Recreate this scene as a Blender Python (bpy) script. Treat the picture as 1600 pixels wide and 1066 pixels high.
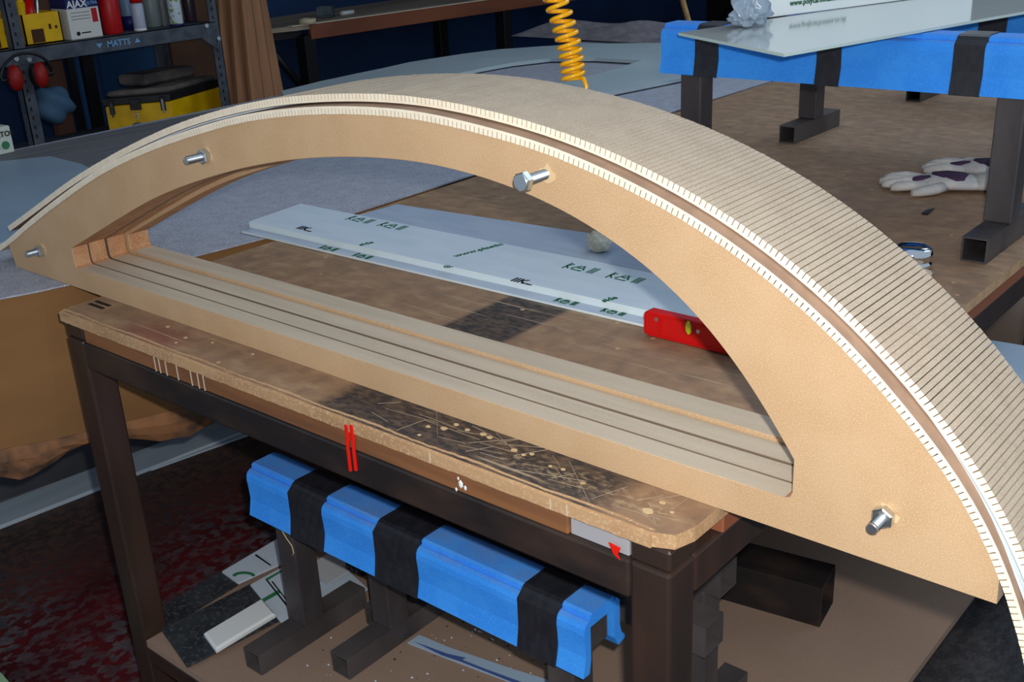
import bpy, bmesh, math, random
from mathutils import Vector, Matrix
random.seed(7)
for o in list(bpy.data.objects): bpy.data.objects.remove(o, do_unlink=True)
SC = bpy.context.scene
COL = SC.collection
# ------------------------------------------------------------------ camera
F = 1729.05
RIGHT = Vector((0.76360799, 0.64392375, -0.04759249))
DOWN = Vector((0.20980714, -0.31716086, -0.92487294))
FWD = Vector((-0.61064212, 0.69625512, -0.37728637))
CAM = Vector((0, 0, 1.47))
cam = bpy.data.cameras.new('camera'); co = bpy.data.objects.new('camera', cam); COL.objects.link(co)
cam.sensor_width = 36; cam.sensor_fit = 'HORIZONTAL'; cam.lens = F / 1600 * 36; cam.clip_start = .02
m = Matrix.Identity(4)
for r in range(3):
    m[r][0] = RIGHT[r]; m[r][1] = -DOWN[r]; m[r][2] = -FWD[r]; m[r][3] = CAM[r]
co.matrix_world = m
SC.camera = co
# ------------------------------------------------------------------ world, lights, exposure
w = bpy.data.worlds.new('world'); SC.world = w; w.use_nodes = True
w.node_tree.nodes['Background'].inputs[0].default_value = (.70, .84, 1, 1)
w.node_tree.nodes['Background'].inputs[1].default_value = .52
def light(name, typ, loc, energy, color, **k):
    l = bpy.data.lights.new(name, typ); l.energy = energy; l.color = color
    for a, b in k.items(): setattr(l, a, b)
    o = bpy.data.objects.new(name, l); COL.objects.link(o); o.location = loc
    return o
# the camera's own flash, above and right of the lens
flash = light('flash', 'POINT', CAM + RIGHT * .032 - DOWN * .046, 78, (1, .96, .90), shadow_soft_size=.012)
# roof light of the workshop, beyond the bench
sky = light('roof_light', 'AREA', (-1.0, 5.2, 4.2), 95, (.72, .86, 1), shape='RECTANGLE', size=6, size_y=2.5)
sky.rotation_euler = (Vector((-.8, 1.6, .85)) - Vector(sky.location)).to_track_quat('-Z', 'Y').to_euler()
SC.view_settings.view_transform = 'Standard'; SC.view_settings.look = 'None'
SC.view_settings.gamma = 1; SC.view_settings.exposure = 0; SC.view_settings.use_curve_mapping = False
# ------------------------------------------------------------------ materials
def lin(c):
    return tuple((x / 255 / 12.92 if x <= 10 else ((x / 255 + .055) / 1.055) ** 2.4) for x in c) + (1,)
class NT:
    def __init__(s, name):
        s.m = bpy.data.materials.new(name); s.m.use_nodes = True; s.t = s.m.node_tree
        s.b = s.t.nodes['Principled BSDF']; s._tc = None
    def n(s, typ, **k):
        x = s.t.nodes.new(typ)
        for a, b in k.items(): setattr(x, a, b)
        return x
    def l(s, a, b): s.t.links.new(a, b)
    def tc(s, scale=(1, 1, 1), rot=(0, 0, 0)):
        if s._tc is None: s._tc = s.n('ShaderNodeTexCoord')
        mp = s.n('ShaderNodeMapping'); s.l(s._tc.outputs['Object'], mp.inputs[0])
        mp.inputs['Scale'].default_value = scale; mp.inputs['Rotation'].default_value = rot
        return mp.outputs[0]
    def noise(s, scale, stretch=(1, 1, 1), lo=.4, hi=.6, detail=4, rot=(0, 0, 0)):
        x = s.n('ShaderNodeTexNoise'); s.l(s.tc(stretch, rot), x.inputs['Vector'])
        x.inputs['Scale'].default_value = scale; x.inputs['Detail'].default_value = detail
        r = s.n('ShaderNodeMapRange'); s.l(x.outputs['Fac'], r.inputs[0])
        r.inputs[1].default_value = lo; r.inputs[2].default_value = hi
        return r.outputs[0]
    def mix(s, fac, a, b, mode='MIX'):
        x = s.n('ShaderNodeMix', data_type='RGBA', blend_type=mode)
        for i, v in ((0, fac), (6, a), (7, b)):
            if hasattr(v, 'links'): s.l(v, x.inputs[i])
            else: x.inputs[i].default_value = v
        return x.outputs[2]
    def math(s, op, a, b=0, c=None):
        x = s.n('ShaderNodeMath', operation=op)
        for i, v in enumerate((a, b) if c is None else (a, b, c)):
            if hasattr(v, 'links'): s.l(v, x.inputs[i])
            else: x.inputs[i].default_value = v
        return x.outputs[0]
    def col(s, v):
        if hasattr(v, 'links'): s.l(v, s.b.inputs['Base Color'])
        else: s.b.inputs['Base Color'].default_value = v
    def bump(s, h, st=.3, dist=.001):
        x = s.n('ShaderNodeBump'); s.l(h, x.inputs['Height'])
        x.inputs['Strength'].default_value = st; x.inputs['Distance'].default_value = dist
        s.l(x.outputs[0], s.b.inputs['Normal'])
def mat(name, c, rough=.7, c2=None, ns=15, stretch=(1, 1, 1), lo=.4, hi=.6, metal=0, spec=.4,
        bump=0, bs=300, speck=None, ss=900, trans=0, ior=1.45):
    s = NT(name); a = lin(c)
    if c2: a = s.mix(s.noise(ns, stretch, lo, hi), lin(c), lin(c2))
    if speck: a = s.mix(s.noise(ss, (1, 1, 1), .52, .66, 2), a, lin(speck))
    s.col(a); b = s.b
    b.inputs['Roughness'].default_value = rough; b.inputs['Metallic'].default_value = metal
    b.inputs['Specular IOR Level'].default_value = spec
    b.inputs['Transmission Weight'].default_value = trans; b.inputs['IOR'].default_value = ior
    if bump: s.bump(s.noise(bs, stretch, .3, .7), bump)
    return s.m
M = {}
M['mdf_face'] = mat('mdf_face', (192, 160, 124), .75, (186, 153, 116), 12, speck=(208, 180, 146), ss=800, bump=.1, bs=900)
M['mdf_edge'] = mat('mdf_edge', (196, 182, 162), .85, (186, 172, 152), 40, stretch=(.1, 1.5, 1), speck=(206, 194, 176), ss=900, bump=.15, bs=700)
M['mdf_jamb'] = mat('mdf_jamb', (188, 144, 108), .85, (172, 126, 92), 30, speck=(208, 160, 118), ss=500)
M['kerf'] = mat('kerf', (184, 168, 148), .85, (176, 160, 140), 30, speck=(206, 194, 176), ss=900, bump=.1, bs=700)
M['joint'] = mat('joint', (112, 96, 80), .9)
M['kerf_front'] = mat('kerf_front', (240, 230, 210), .8, (234, 222, 200), 60)
M['kerf_back'] = mat('kerf_back', (170, 140, 118), .8, (156, 128, 108), 30)
M['white_plastic'] = mat('white_plastic', (206, 220, 232), .3, (196, 212, 226), 10)
M['film_blue'] = mat('film_blue', (216, 230, 242), .35, (208, 224, 238), 6, stretch=(1, 4, 1), spec=.5)
M['film_edge'] = mat('film_edge', (226, 242, 248), .3)
M['film_clear'] = mat('film_clear', (184, 198, 218), .3, (174, 190, 212), 8, stretch=(1, 5, 1), spec=.5)
M['print_green'] = mat('print_green', (18, 96, 62), .6)
M['print_black'] = mat('print_black', (14, 16, 20), .6)
M['print_blue'] = mat('print_blue', (110, 160, 205), .6)
M['steel'] = mat('steel', (92, 87, 87), .42, (62, 57, 59), 9, stretch=(1, 1, .4), lo=.3, hi=.7, metal=.2, spec=.5, bump=.1, bs=200)
M['steel_brown'] = mat('steel_brown', (64, 46, 38), .4, (42, 35, 32), 16, stretch=(1, 1, .25), lo=.3, hi=.7, metal=.1, spec=.5, bump=.12, bs=150)
M['steel_black'] = mat('steel_black', (34, 30, 31), .38, (56, 44, 38), 20, stretch=(.4, 1, 1), lo=.45, hi=.68, spec=.5)
M['zinc'] = mat('zinc', (206, 214, 218), .33, metal=1)
M['chrome'] = mat('chrome', (225, 228, 232), .06, metal=1)
def foam_mat():
    t = NT('foam'); c = t.mix(t.noise(20), lin((56, 152, 252)), lin((48, 142, 246))); c = t.mix(t.noise(700, (1, 1, 1), .52, .66, 2), c, lin((76, 166, 254)))
    g = t.n('ShaderNodeNewGeometry'); sp = t.n('ShaderNodeSeparateXYZ'); t.l(g.outputs['Normal'], sp.inputs[0])
    up = t.n('ShaderNodeMapRange'); t.l(sp.outputs[2], up.inputs[0]); up.inputs[1].default_value = .6; up.inputs[2].default_value = .95
    d = t.math('MULTIPLY', up.outputs[0], t.math('MULTIPLY_ADD', t.noise(22, (.5, 1, 1), .4, .75, 6), .38, .12))   # settled dust
    c = t.mix(d, c, lin((128, 122, 124)))
    t.col(c); t.b.inputs['Roughness'].default_value = .8; t.b.inputs['Specular IOR Level'].default_value = .25
    t.bump(t.noise(700, (1, 1, 1), .3, .7), .06)
    return t.m
M['foam'] = foam_mat()
M['foam_dusty'] = M['foam']
M['tape'] = mat('tape', (28, 30, 38), .45, (36, 38, 46), 40, stretch=(2, 1, 1), bump=.12, bs=60, spec=.5)
M['varnish'] = mat('varnish', (136, 92, 60), .45, (104, 70, 50), 10, stretch=(.3, 4, 4), lo=.4, hi=.65)
M['ply_edge'] = mat('ply_edge', (186, 150, 112), .75, (158, 122, 88), 30, stretch=(.3, 1.5, 1), lo=.42, hi=.75, speck=(198, 166, 128), ss=300, bump=.2, bs=120)
M['felt'] = mat('felt', (164, 168, 182), .95, (154, 158, 172), 30, speck=(190, 192, 200), ss=260, bump=.4, bs=300, spec=.1)
M['felt_dark'] = mat('felt_dark', (70, 74, 80), .95, (60, 64, 70), 20, spec=.1)
M['board_brown'] = mat('board_brown', (138, 100, 60), .75, (124, 88, 52), 3, stretch=(1, 1, 3), lo=.35, hi=.65)
M['bark'] = mat('bark', (150, 104, 70), .9, (84, 66, 54), 14, bump=1, bs=30)
M['card'] = mat('card', (150, 126, 110), .85, (140, 117, 102), 5, lo=.3, hi=.7, speck=(158, 136, 120), ss=500, spec=.2)
M['slate'] = mat('slate', (54, 58, 62), .55, (40, 44, 50), 12, speck=(74, 76, 80), ss=120, bump=.2, bs=150)
M['red'] = mat('red', (205, 18, 18), .3, (190, 14, 16), 10, spec=.5)
M['red_dull'] = mat('red_dull', (176, 14, 20), .4)
M['red_dark'] = mat('red_dark', (140, 20, 16), .5)
M['lime'] = mat('lime', (190, 200, 40), .15, spec=.6)
M['yellow'] = mat('yellow', (226, 180, 8), .4, (206, 160, 4), 10)
M['yellow_hose'] = mat('yellow_hose', (246, 178, 6), .22, spec=.6)
M['black_plastic'] = mat('black_plastic', (26, 26, 30), .4)
M['grey_dusty'] = mat('grey_dusty', (104, 96, 92), .8, (70, 66, 66), 8)
M['shelf_grey'] = mat('shelf_grey', (78, 86, 96), .5, (62, 68, 78), 20)
M['wall_blue'] = mat('wall_blue', (24, 58, 104), .7, (16, 40, 76), 1.5, lo=.35, hi=.65)
M['panel_blue'] = mat('panel_blue', (26, 68, 112), .7, (20, 54, 94), 2, lo=.35, hi=.65)
M['wall_dark'] = mat('wall_dark', (26, 21, 20), .8, (12, 12, 15), 1.2, lo=.4, hi=.6)
M['lumber'] = mat('lumber', (168, 122, 90), .7, (128, 90, 66), 5, stretch=(3, 3, .35), lo=.35, hi=.65)
M['lumber_dark'] = mat('lumber_dark', (92, 62, 50), .75, (70, 48, 40), 5, stretch=(3, 3, .35))
M['pine'] = mat('pine', (196, 160, 110), .6, (170, 134, 88), 8, stretch=(3, 3, .4))
M['bench_far'] = mat('bench_far', (182, 166, 146), .6, (160, 144, 126), 3, stretch=(3, .4, 1))
M['cream'] = mat('cream', (236, 224, 196), .6)
M['cream_tape'] = mat('cream_tape', (226, 214, 180), .6)
M['redwood'] = mat('redwood', (148, 88, 62), .55, (126, 74, 52), 6, stretch=(1, .3, 1))
M['white'] = mat('white', (226, 230, 232), .5)
M['white_bright'] = mat('white_bright', (242, 250, 252), .45, (236, 246, 250), 5, stretch=(3, 1, .2))
M['alu'] = mat('alu', (186, 200, 214), .5, (172, 188, 204), 5, stretch=(4, .3, 1))
M['alu_grey'] = mat('alu_grey', (104, 106, 114), .6, (90, 92, 100), 5)
M['sheet_blue'] = mat('sheet_blue', (148, 170, 190), .4, (140, 162, 184), 4)
M['board_grey'] = mat('board_grey', (178, 194, 200), .55, (168, 184, 192), 3)
M['ribbed'] = mat('ribbed', (122, 122, 126), .75, (104, 104, 110), 60, stretch=(1, .05, 1), lo=.4, hi=.6)
M['navy'] = mat('navy', (20, 26, 90), .5)
M['bin_dark'] = mat('bin_dark', (70, 40, 20), .8)
M['glove'] = mat('glove', (206, 204, 200), .85, (188, 186, 186), 30, bump=.3, bs=200)
M['glove_purple'] = mat('glove_purple', (74, 50, 82), .85, (62, 42, 70), 30, bump=.3, bs=200)
M['paper'] = mat('paper', (226, 222, 204), .9, (206, 200, 180), 60)
M['bag_blue'] = mat('bag_blue', (60, 92, 120), .8)
M['green'] = mat('green', (50, 120, 80), .6)
M['glass_like'] = mat('glass_like', (200, 206, 206), .08, trans=.85)
M['acrylic'] = mat('acrylic', (204, 210, 208), .09, spec=.9, ior=1.6)
M['acrylic_edge'] = mat('acrylic_edge', (200, 220, 216), .3)
M['film_bag'] = mat('film_bag', (176, 196, 216), .25, trans=.3)
M['glue'] = mat('glue', (212, 184, 144), .6)
M['pale_spot'] = mat('pale_spot', (204, 190, 170), .6)
M['spray_red'] = mat('spray_red', (220, 28, 14), .4)
M['bin_orange'] = mat('bin_orange', (120, 62, 26), .6)
M['pale_green'] = mat('pale_green', (150, 190, 150), .6)
# worn bench top: brown board, black paint on the front strip, dark patches behind, scratches, pale filler spots
def bench_mat():
    s = NT('worn_bench_top')
    base = s.mix(s.noise(38, (1, .6, 1), .3, .7, 8), lin((158, 126, 98)), lin((134, 108, 88)))
    base = s.mix(s.noise(45, (.5, .9, 1), .5, .8, 6), base, lin((174, 144, 114)))
    sep = s.n('ShaderNodeSeparateXYZ'); s.l(s.tc(), sep.inputs[0]); X, Y = sep.outputs[0], sep.outputs[1]
    wob = s.math('MULTIPLY', s.math('SUBTRACT', s.noise(55, (.5, 1, 1), .2, .8, 8), .5), .022)
    def band(v, a, b, soft=.012):
        p = s.n('ShaderNodeMapRange'); s.l(v, p.inputs[0]); p.inputs[1].default_value = a; p.inputs[2].default_value = a + soft
        q = s.n('ShaderNodeMapRange'); s.l(v, q.inputs[0]); q.inputs[1].default_value = b - soft; q.inputs[2].default_value = b
        q.inputs[3].default_value = 1; q.inputs[4].default_value = 0
        return s.math('MULTIPLY', p.outputs[0], q.outputs[0])
    # object origin is at x=-1.125, y=2.26
    def region(x0, x1, y0, y1, skew=0, soft=.02, wb=0):
        xx = s.math('ADD', X, 1.125 * -1)
        yy = s.math('ADD', Y, 2.26)
        xx = s.math('MULTIPLY_ADD', yy, skew, xx)
        if wb: xx = s.math('ADD', xx, wob); yy = s.math('ADD', yy, wob)
        return s.math('MULTIPLY', band(xx, x0, x1, soft), band(yy, y0, y1, soft))
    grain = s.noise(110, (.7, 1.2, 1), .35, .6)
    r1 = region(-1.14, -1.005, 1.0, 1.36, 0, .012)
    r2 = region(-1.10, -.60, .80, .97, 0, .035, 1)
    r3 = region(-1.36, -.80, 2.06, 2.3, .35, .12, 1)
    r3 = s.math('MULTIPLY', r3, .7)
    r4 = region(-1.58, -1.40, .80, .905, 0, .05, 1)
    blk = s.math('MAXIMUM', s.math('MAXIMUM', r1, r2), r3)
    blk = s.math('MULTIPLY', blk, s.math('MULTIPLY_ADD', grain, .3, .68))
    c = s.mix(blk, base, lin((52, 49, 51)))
    c = s.mix(s.math('MULTIPLY', r4, .55), c, lin((130, 50, 54)))
    sc1 = s.n('ShaderNodeTexWave', wave_type='BANDS'); s.l(s.tc((1, 1, 1), (0, 0, .5)), sc1.inputs[0])
    # long thin scratches
    for rot, st in ((.35, (.7, 26, 1)), (-.5, (.7, 30, 1)), (.02, (.5, 36, 1))):
        nz = s.math('MULTIPLY', s.noise(5, st, .68, .71, 1, (0, 0, rot)), s.noise(6, (1, 1, 1), .5, .65, 2, (0, 0, rot)))
        c = s.mix(s.math('MULTIPLY', nz, .6), c, lin((190, 168, 138)))
    v = s.n('ShaderNodeTexVoronoi'); s.l(s.tc((1, 1, 1)), v.inputs['Vector']); v.inputs['Scale'].default_value = 17
    sp = s.n('ShaderNodeMapRange'); s.l(v.outputs['Distance'], sp.inputs[0])
    sp.inputs[1].default_value = .075; sp.inputs[2].default_value = .055; sp.inputs[3].default_value = 0; sp.inputs[4].default_value = 1
    pick = s.n('ShaderNodeSeparateColor'); s.l(v.outputs['Color'], pick.inputs[0])
    pk = s.math('GREATER_THAN', pick.outputs[0], .45)
    c = s.mix(s.math('MULTIPLY', sp.outputs[0], pk), c, lin((198, 160, 118)))
    dust = region(-.80, -.53, .83, .9, 0, .03, 1)
    dn = s.noise(140, (.6, 1, 1), .5, .62, 6)
    c = s.mix(s.math('MULTIPLY', s.math('MULTIPLY', dust, dn), .4), c, lin((205, 180, 140)))
    s.col(c); s.b.inputs['Roughness'].default_value = .62; s.b.inputs['Specular IOR Level'].default_value = .3
    s.bump(s.noise(120, (.7, 1.2, 1), .3, .7), .2)
    return s.m
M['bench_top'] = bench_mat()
def floor_mat():
    s = NT('painted_floor')
    n1 = s.noise(46, (1, .7, 1), .47, .53, 10); n2 = s.noise(2.2, (1, 1, 1), .38, .62, 3)
    red = s.mix(s.noise(6), lin((92, 20, 26)), lin((68, 15, 21)))
    grey = s.mix(s.noise(25), lin((98, 92, 98)), lin((70, 68, 74)))
    f = s.math('MULTIPLY', n1, s.math('MULTIPLY_ADD', n2, .75, .2))
    c = s.mix(f, red, grey)
    sep = s.n('ShaderNodeSeparateXYZ'); s.l(s.tc(), sep.inputs[0])
    r = s.n('ShaderNodeMapRange'); s.l(sep.outputs[0], r.inputs[0]); r.inputs[1].default_value = -1.0; r.inputs[2].default_value = -.6
    c = s.mix(r.outputs[0], c, s.mix(n1, lin((62, 58, 60)), lin((50, 46, 48))))
    r = s.n('ShaderNodeMapRange'); s.l(sep.outputs[0], r.inputs[0]); r.inputs[1].default_value = -2.2; r.inputs[2].default_value = -2.5
    c = s.mix(s.math('MULTIPLY', r.outputs[0], .8), c, s.mix(n1, lin((86, 72, 62)), lin((60, 52, 50))))
    s.col(c); s.b.inputs['Roughness'].default_value = .55
    s.bump(s.noise(60), .3, .002)
    return s.m
M['floor'] = floor_mat()
# ------------------------------------------------------------------ helpers
AX = {'x': 0, 'y': 1, 'z': 2}
def at(ax, val, u, v):
    """point of the plane <ax> = val that the photograph shows at pixel (u, v)"""
    d = RIGHT * ((u - 800) / F) + DOWN * ((v - 533) / F) + FWD
    k = AX[ax]
    return CAM + d * ((val - CAM[k]) / d[k])
def empty(name, loc, label, cat, group=None, rz=0):
    o = bpy.data.objects.new(name, None); COL.objects.link(o); o.location = loc
    o.rotation_euler = (0, 0, rz); o.empty_display_size = .05
    o['label'] = label; o['category'] = cat
    if group: o['group'] = group
    return o
def tag(o, label, cat, group=None, kind=None):
    if label: o['label'] = label
    if cat: o['category'] = cat
    if group: o['group'] = group
    if kind: o['kind'] = kind
    return o
def obj(name, bm, mats, parent=None, smooth=False, org=None, label=None, local=False, loc=None):
    """link a bmesh given in world coordinates (or local to its thing) as ONE object"""
    me = bpy.data.meshes.new(name)
    bmesh.ops.recalc_face_normals(bm, faces=bm.faces[:])
    if smooth:
        for f in bm.faces: f.smooth = True
    if parent is not None and not local:
        p = Vector(parent.location)
        q = parent
        while q.parent is not None: q = q.parent; p = p + Vector(q.location)
        bmesh.ops.translate(bm, verts=bm.verts, vec=-p)
    elif parent is None and org is not None:
        bmesh.ops.translate(bm, verts=bm.verts, vec=-Vector(org))
    bm.to_mesh(me); bm.free()
    for x in (mats if isinstance(mats, (list, tuple)) else [mats]): me.materials.append(M[x] if isinstance(x, str) else x)
    o = bpy.data.objects.new(name, me); COL.objects.link(o)
    if parent is not None: o.parent = parent
    elif org is not None: o.location = org
    if label: o['label'] = label
    return o
def struct(name, bm, mats, **k):
    o = obj(name, bm, mats, **k); o['kind'] = 'structure'; return o
def B(): return bmesh.new()
def box(bm, x0, x1, y0, y1, z0, z1, bev=0, seg=1, mi=0):
    r = bmesh.ops.create_cube(bm, size=1)
    vs = r['verts']
    for v in vs:
        v.co.x = (x0 + x1) / 2 + v.co.x * (x1 - x0); v.co.y = (y0 + y1) / 2 + v.co.y * (y1 - y0); v.co.z = (z0 + z1) / 2 + v.co.z * (z1 - z0)
    fs = set(f for v in vs for f in v.link_faces)
    for f in fs: f.material_index = mi
    if bev:
        es = set(e for v in vs for e in v.link_edges)
        bmesh.ops.bevel(bm, geom=list(es), offset=bev, segments=seg, profile=.5, affect='EDGES')
    return bm
def prism(bm, pts, vec, bev=0, mi=0, side_mi=None):
    """polygon pts (3D) extruded by vec"""
    vec = Vector(vec)
    a = [bm.verts.new(Vector(p)) for p in pts]; b = [bm.verts.new(Vector(p) + vec) for p in pts]
    fs = [bm.faces.new(a), bm.faces.new(list(reversed(b)))]
    for f in fs: f.material_index = mi
    n = len(pts); sd = []
    for i in range(n):
        f = bm.faces.new((a[i], b[i], b[(i + 1) % n], a[(i + 1) % n])); f.material_index = mi if side_mi is None else side_mi; sd.append(f)
    if bev:
        es = set(e for f in fs for e in f.edges)
        bmesh.ops.bevel(bm, geom=list(es), offset=bev, segments=1, profile=.5, affect='EDGES')
    return bm
def cyl(bm, p0, p1, r, n=20, r2=None, caps=True, mi=0):
    p0 = Vector(p0); p1 = Vector(p1); d = (p1 - p0); L = d.length; d.normalize()
    q = Vector((0, 0, 1)).rotation_difference(d)
    r2 = r if r2 is None else r2
    A = []; C = []
    for i in range(n):
        a = 2 * math.pi * i / n; e = Vector((math.cos(a), math.sin(a), 0))
        A.append(bm.verts.new(p0 + q @ (e * r))); C.append(bm.verts.new(p1 + q @ (e * r2)))
    for i in range(n):
        f = bm.faces.new((A[i], A[(i + 1) % n], C[(i + 1) % n], C[i])); f.smooth = True; f.material_index = mi
    if caps:
        for c in (list(reversed(A)), C):
            f = bm.faces.new(c); f.material_index = mi
    return bm
def lathe(bm, base, prof, n=24, mi=0):
    """prof list of (r, z[, mi])"""
    base = Vector(base); rings = []
    for p in prof:
        rings.append([bm.verts.new(base + Vector((p[0] * math.cos(2 * math.pi * i / n), p[0] * math.sin(2 * math.pi * i / n), p[1]))) for i in range(n)])
    for k in range(len(rings) - 1):
        for i in range(n):
            f = bm.faces.new((rings[k][i], rings[k][(i + 1) % n], rings[k + 1][(i + 1) % n], rings[k + 1][i]))
            f.smooth = True; f.material_index = prof[k + 1][2] if len(prof[k + 1]) > 2 else mi
    bm.faces.new(list(reversed(rings[0]))); f = bm.faces.new(rings[-1]); f.material_index = prof[-1][2] if len(prof[-1]) > 2 else mi
    return bm
def tube(bm, pts, r, n=8, closed=False, mi=0, r_end=None):
    pts = [Vector(p) for p in pts]; rings = []
    up = None
    for i, p in enumerate(pts):
        t = (pts[min(i + 1, len(pts) - 1)] - pts[max(i - 1, 0)]).normalized()
        if up is None:
            up = t.orthogonal().normalized()
        up = (up - t * up.dot(t)).normalized(); s = t.cross(up)
        rr = r if r_end is None else r + (r_end - r) * i / (len(pts) - 1)
        rings.append([bm.verts.new(p + (up * math.cos(2 * math.pi * k / n) + s * math.sin(2 * math.pi * k / n)) * rr) for k in range(n)])
    for a, b in zip(rings, rings[1:]):
        for k in range(n):
            f = bm.faces.new((a[k], a[(k + 1) % n], b[(k + 1) % n], b[k])); f.smooth = True; f.material_index = mi
    bm.faces.new(list(reversed(rings[0]))); bm.faces.new(rings[-1])
    return bm
def hollow(bm, axis, a0, a1, c1, c2, half1, half2, t=.003):
    """hollow square tube along axis from a0 to a1, centred c1,c2 on the other two axes"""
    k = AX[axis]; o = [i for i in range(3) if i != k]
    def ring(a, h1, h2):
        r = []
        for s1, s2 in ((-1, -1), (1, -1), (1, 1), (-1, 1)):
            v = [0, 0, 0]; v[k] = a; v[o[0]] = c1 + s1 * h1; v[o[1]] = c2 + s2 * h2
            r.append(bm.verts.new(v))
        return r
    o0, o1 = ring(a0, half1, half2), ring(a1, half1, half2)
    i0, i1 = ring(a0, half1 - t, half2 - t), ring(a1, half1 - t, half2 - t)
    for i in range(4):
        j = (i + 1) % 4
        for q in ((o0[i], o0[j], o1[j], o1[i]), (i0[i], i1[i], i1[j], i0[j]), (o0[i], i0[i], i0[j], o0[j]), (o1[i], o1[j], i1[j], i1[i])):
            bm.faces.new(q)
    return bm
def text(name, body, size, mat_, parent, loc, xdir, ydir, extr=.0003, align='CENTER', sx=1):
    """flat lettering: a mesh with its own small thickness, x along xdir and y along ydir (world)"""
    cu = bpy.data.curves.new('tmp', 'FONT'); cu.body = body; cu.size = size; cu.extrude = extr; cu.offset = size * .022
    cu.align_x = align; cu.align_y = 'CENTER'; cu.resolution_u = 2
    t = bpy.data.objects.new('tmp', cu); COL.objects.link(t)
    me = bpy.data.meshes.new_from_object(t.evaluated_get(bpy.context.evaluated_depsgraph_get()))
    bpy.data.objects.remove(t, do_unlink=True); bpy.data.curves.remove(cu)
    xd = Vector(xdir).normalized(); yd = Vector(ydir).normalized(); zd = xd.cross(yd)
    p = Vector((0, 0, 0)); q = parent
    while q is not None: p = p + Vector(q.location); q = q.parent
    for v in me.vertices:
        v.co = Vector(loc) - p + xd * v.co.x * sx + yd * v.co.y + zd * (v.co.z + extr)
    me.materials.append(M[mat_]); me.name = name
    o = bpy.data.objects.new(name, me); COL.objects.link(o); o.parent = parent
    return o
def smooth_curve(pts, n, it=60):
    """Catmull-Rom through pts, resampled evenly, then relaxed; pts 2D tuples"""
    P = [Vector((p[0], p[1])) for p in pts]; P = [2 * P[0] - P[1]] + P + [2 * P[-1] - P[-2]]
    D = []
    for i in range(1, len(P) - 2):
        for k in range(20):
            t = k / 20
            a, b, c, d = P[i - 1], P[i], P[i + 1], P[i + 2]
            D.append(.5 * ((2 * b) + (c - a) * t + (2 * a - 5 * b + 4 * c - d) * t * t + (3 * b - a - 3 * c + d) * t ** 3))
    D.append(P[-2])
    def resample(D, n):
        L = [0]
        for a, b in zip(D, D[1:]): L.append(L[-1] + (b - a).length)
        o = []; j = 0
        for i in range(n):
            s = L[-1] * i / (n - 1)
            while j < len(L) - 2 and L[j + 1] < s: j += 1
            f = (s - L[j]) / max(1e-9, L[j + 1] - L[j]); o.append(D[j].lerp(D[j + 1], f))
        return o, L[-1]
    R_, L = resample(D, 90)
    for _ in range(it):
        R_ = [R_[0]] + [R_[i] * .5 + (R_[i - 1] + R_[i + 1]) * .25 for i in range(1, len(R_) - 1)] + [R_[-1]]
    return resample(R_, n)
def curve_len(pts): return smooth_curve(pts, 10)[1]
# ------------------------------------------------------------------ setting
bm = B(); box(bm, -6.5, 2.5, -1.5, 9.0, -.1, 0); struct('floor', bm, 'floor')
bm = B(); box(bm, -5.1, -4.95, -1.5, 9.0, 0, 3.2); struct('wall_left', bm, 'wall_blue')
bm = B(); box(bm, -4.95, 2.5, 8.3, 8.45, 0, 3.2); struct('wall_back', bm, 'wall_dark')
bm = B(); box(bm, -4.95, -2.3, -1.5, 8.3, 2.75, 2.85); struct('shade_ceiling', bm, 'wall_dark')  # unseen partial ceiling, added to block sky light and darken the shelving
# ------------------------------------------------------------------ main workbench
XL, XR, YF, YB, ZT = -1.735, -.515, .825, 3.69, .85
bench = empty('workbench', (-1.125, 2.26, 0), 'large steel-framed workbench with scratched brown timber top carrying the arched former', 'workbench')
bm = B()
pts = [(XL + .012, YF), (XR - .03, YF), (XR - .008, YF + .009), (XR, YF + .035), (XR, YB), (XL, YB), (XL, YF + .02)]
prism(bm, [(x, y, ZT) for x, y in pts], (0, 0, -.0175), mi=0, side_mi=1)
for f in bm.faces:
    if abs(f.normal.z) < .5 and f.calc_center_median().y > YB: pass
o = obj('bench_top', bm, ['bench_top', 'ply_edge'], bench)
# battered edge lip: irregular pale ply edge along the front and the right
bm = B(); N = 120
rng = random.Random(3)
top = []; bot = []
path = [(XL + .004, YF - .002), (XR - .03, YF - .002)]
for i in range(N + 1):
    x = path[0][0] + (path[1][0] - path[0][0]) * i / N
    top.append((x, YF + .0075 + .0015 * math.sin(i * .35) + rng.uniform(-.0008, .0008), ZT + .0008)); bot.append((x, YF - .0035, ZT - .0175 + rng.uniform(-.0006, .0006)))
vt = [bm.verts.new(p) for p in top]; vm = [bm.verts.new((p[0], YF - .0035, ZT - .002)) for p in top]; vb = [bm.verts.new(p) for p in bot]
vk = [bm.verts.new((p[0], YF + .002, ZT - .0175)) for p in top]; vt2 = [bm.verts.new((p[0], p[1], ZT - .006)) for p in top]
for i in range(N):
    for a, b in ((vt, vm), (vm, vb), (vb, vk), (vk, vt2), (vt2, vt)): bm.faces.new((a[i], a[i + 1], b[i + 1], b[i]))
obj('edge_lip', bm, 'ply_edge', bench, label='pale worn plywood edge')
bm = B(); box(bm, XL + .07, -.655, YF - .001, YF + .05, .806, .832, .002)
obj('timber_packer', bm, 'varnish', bench, label='brown varnished batten under the front edge')
bm = B(); box(bm, -.655, -.577, YF + .004, YF + .05, .806, .832, .001)
obj('timber_packer', bm, 'alu_grey' if 0 else 'white', bench, label='pale grey packing piece near the corner').data.materials[0] = mat('packer_grey', (160, 160, 166), .7)
bm = B(); box(bm, XR - .05, XR - .004, YF + .10, YB - .05, .806, .832, .002)
obj('timber_packer', bm, 'redwood', bench, label='reddish batten under the right edge')
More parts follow.
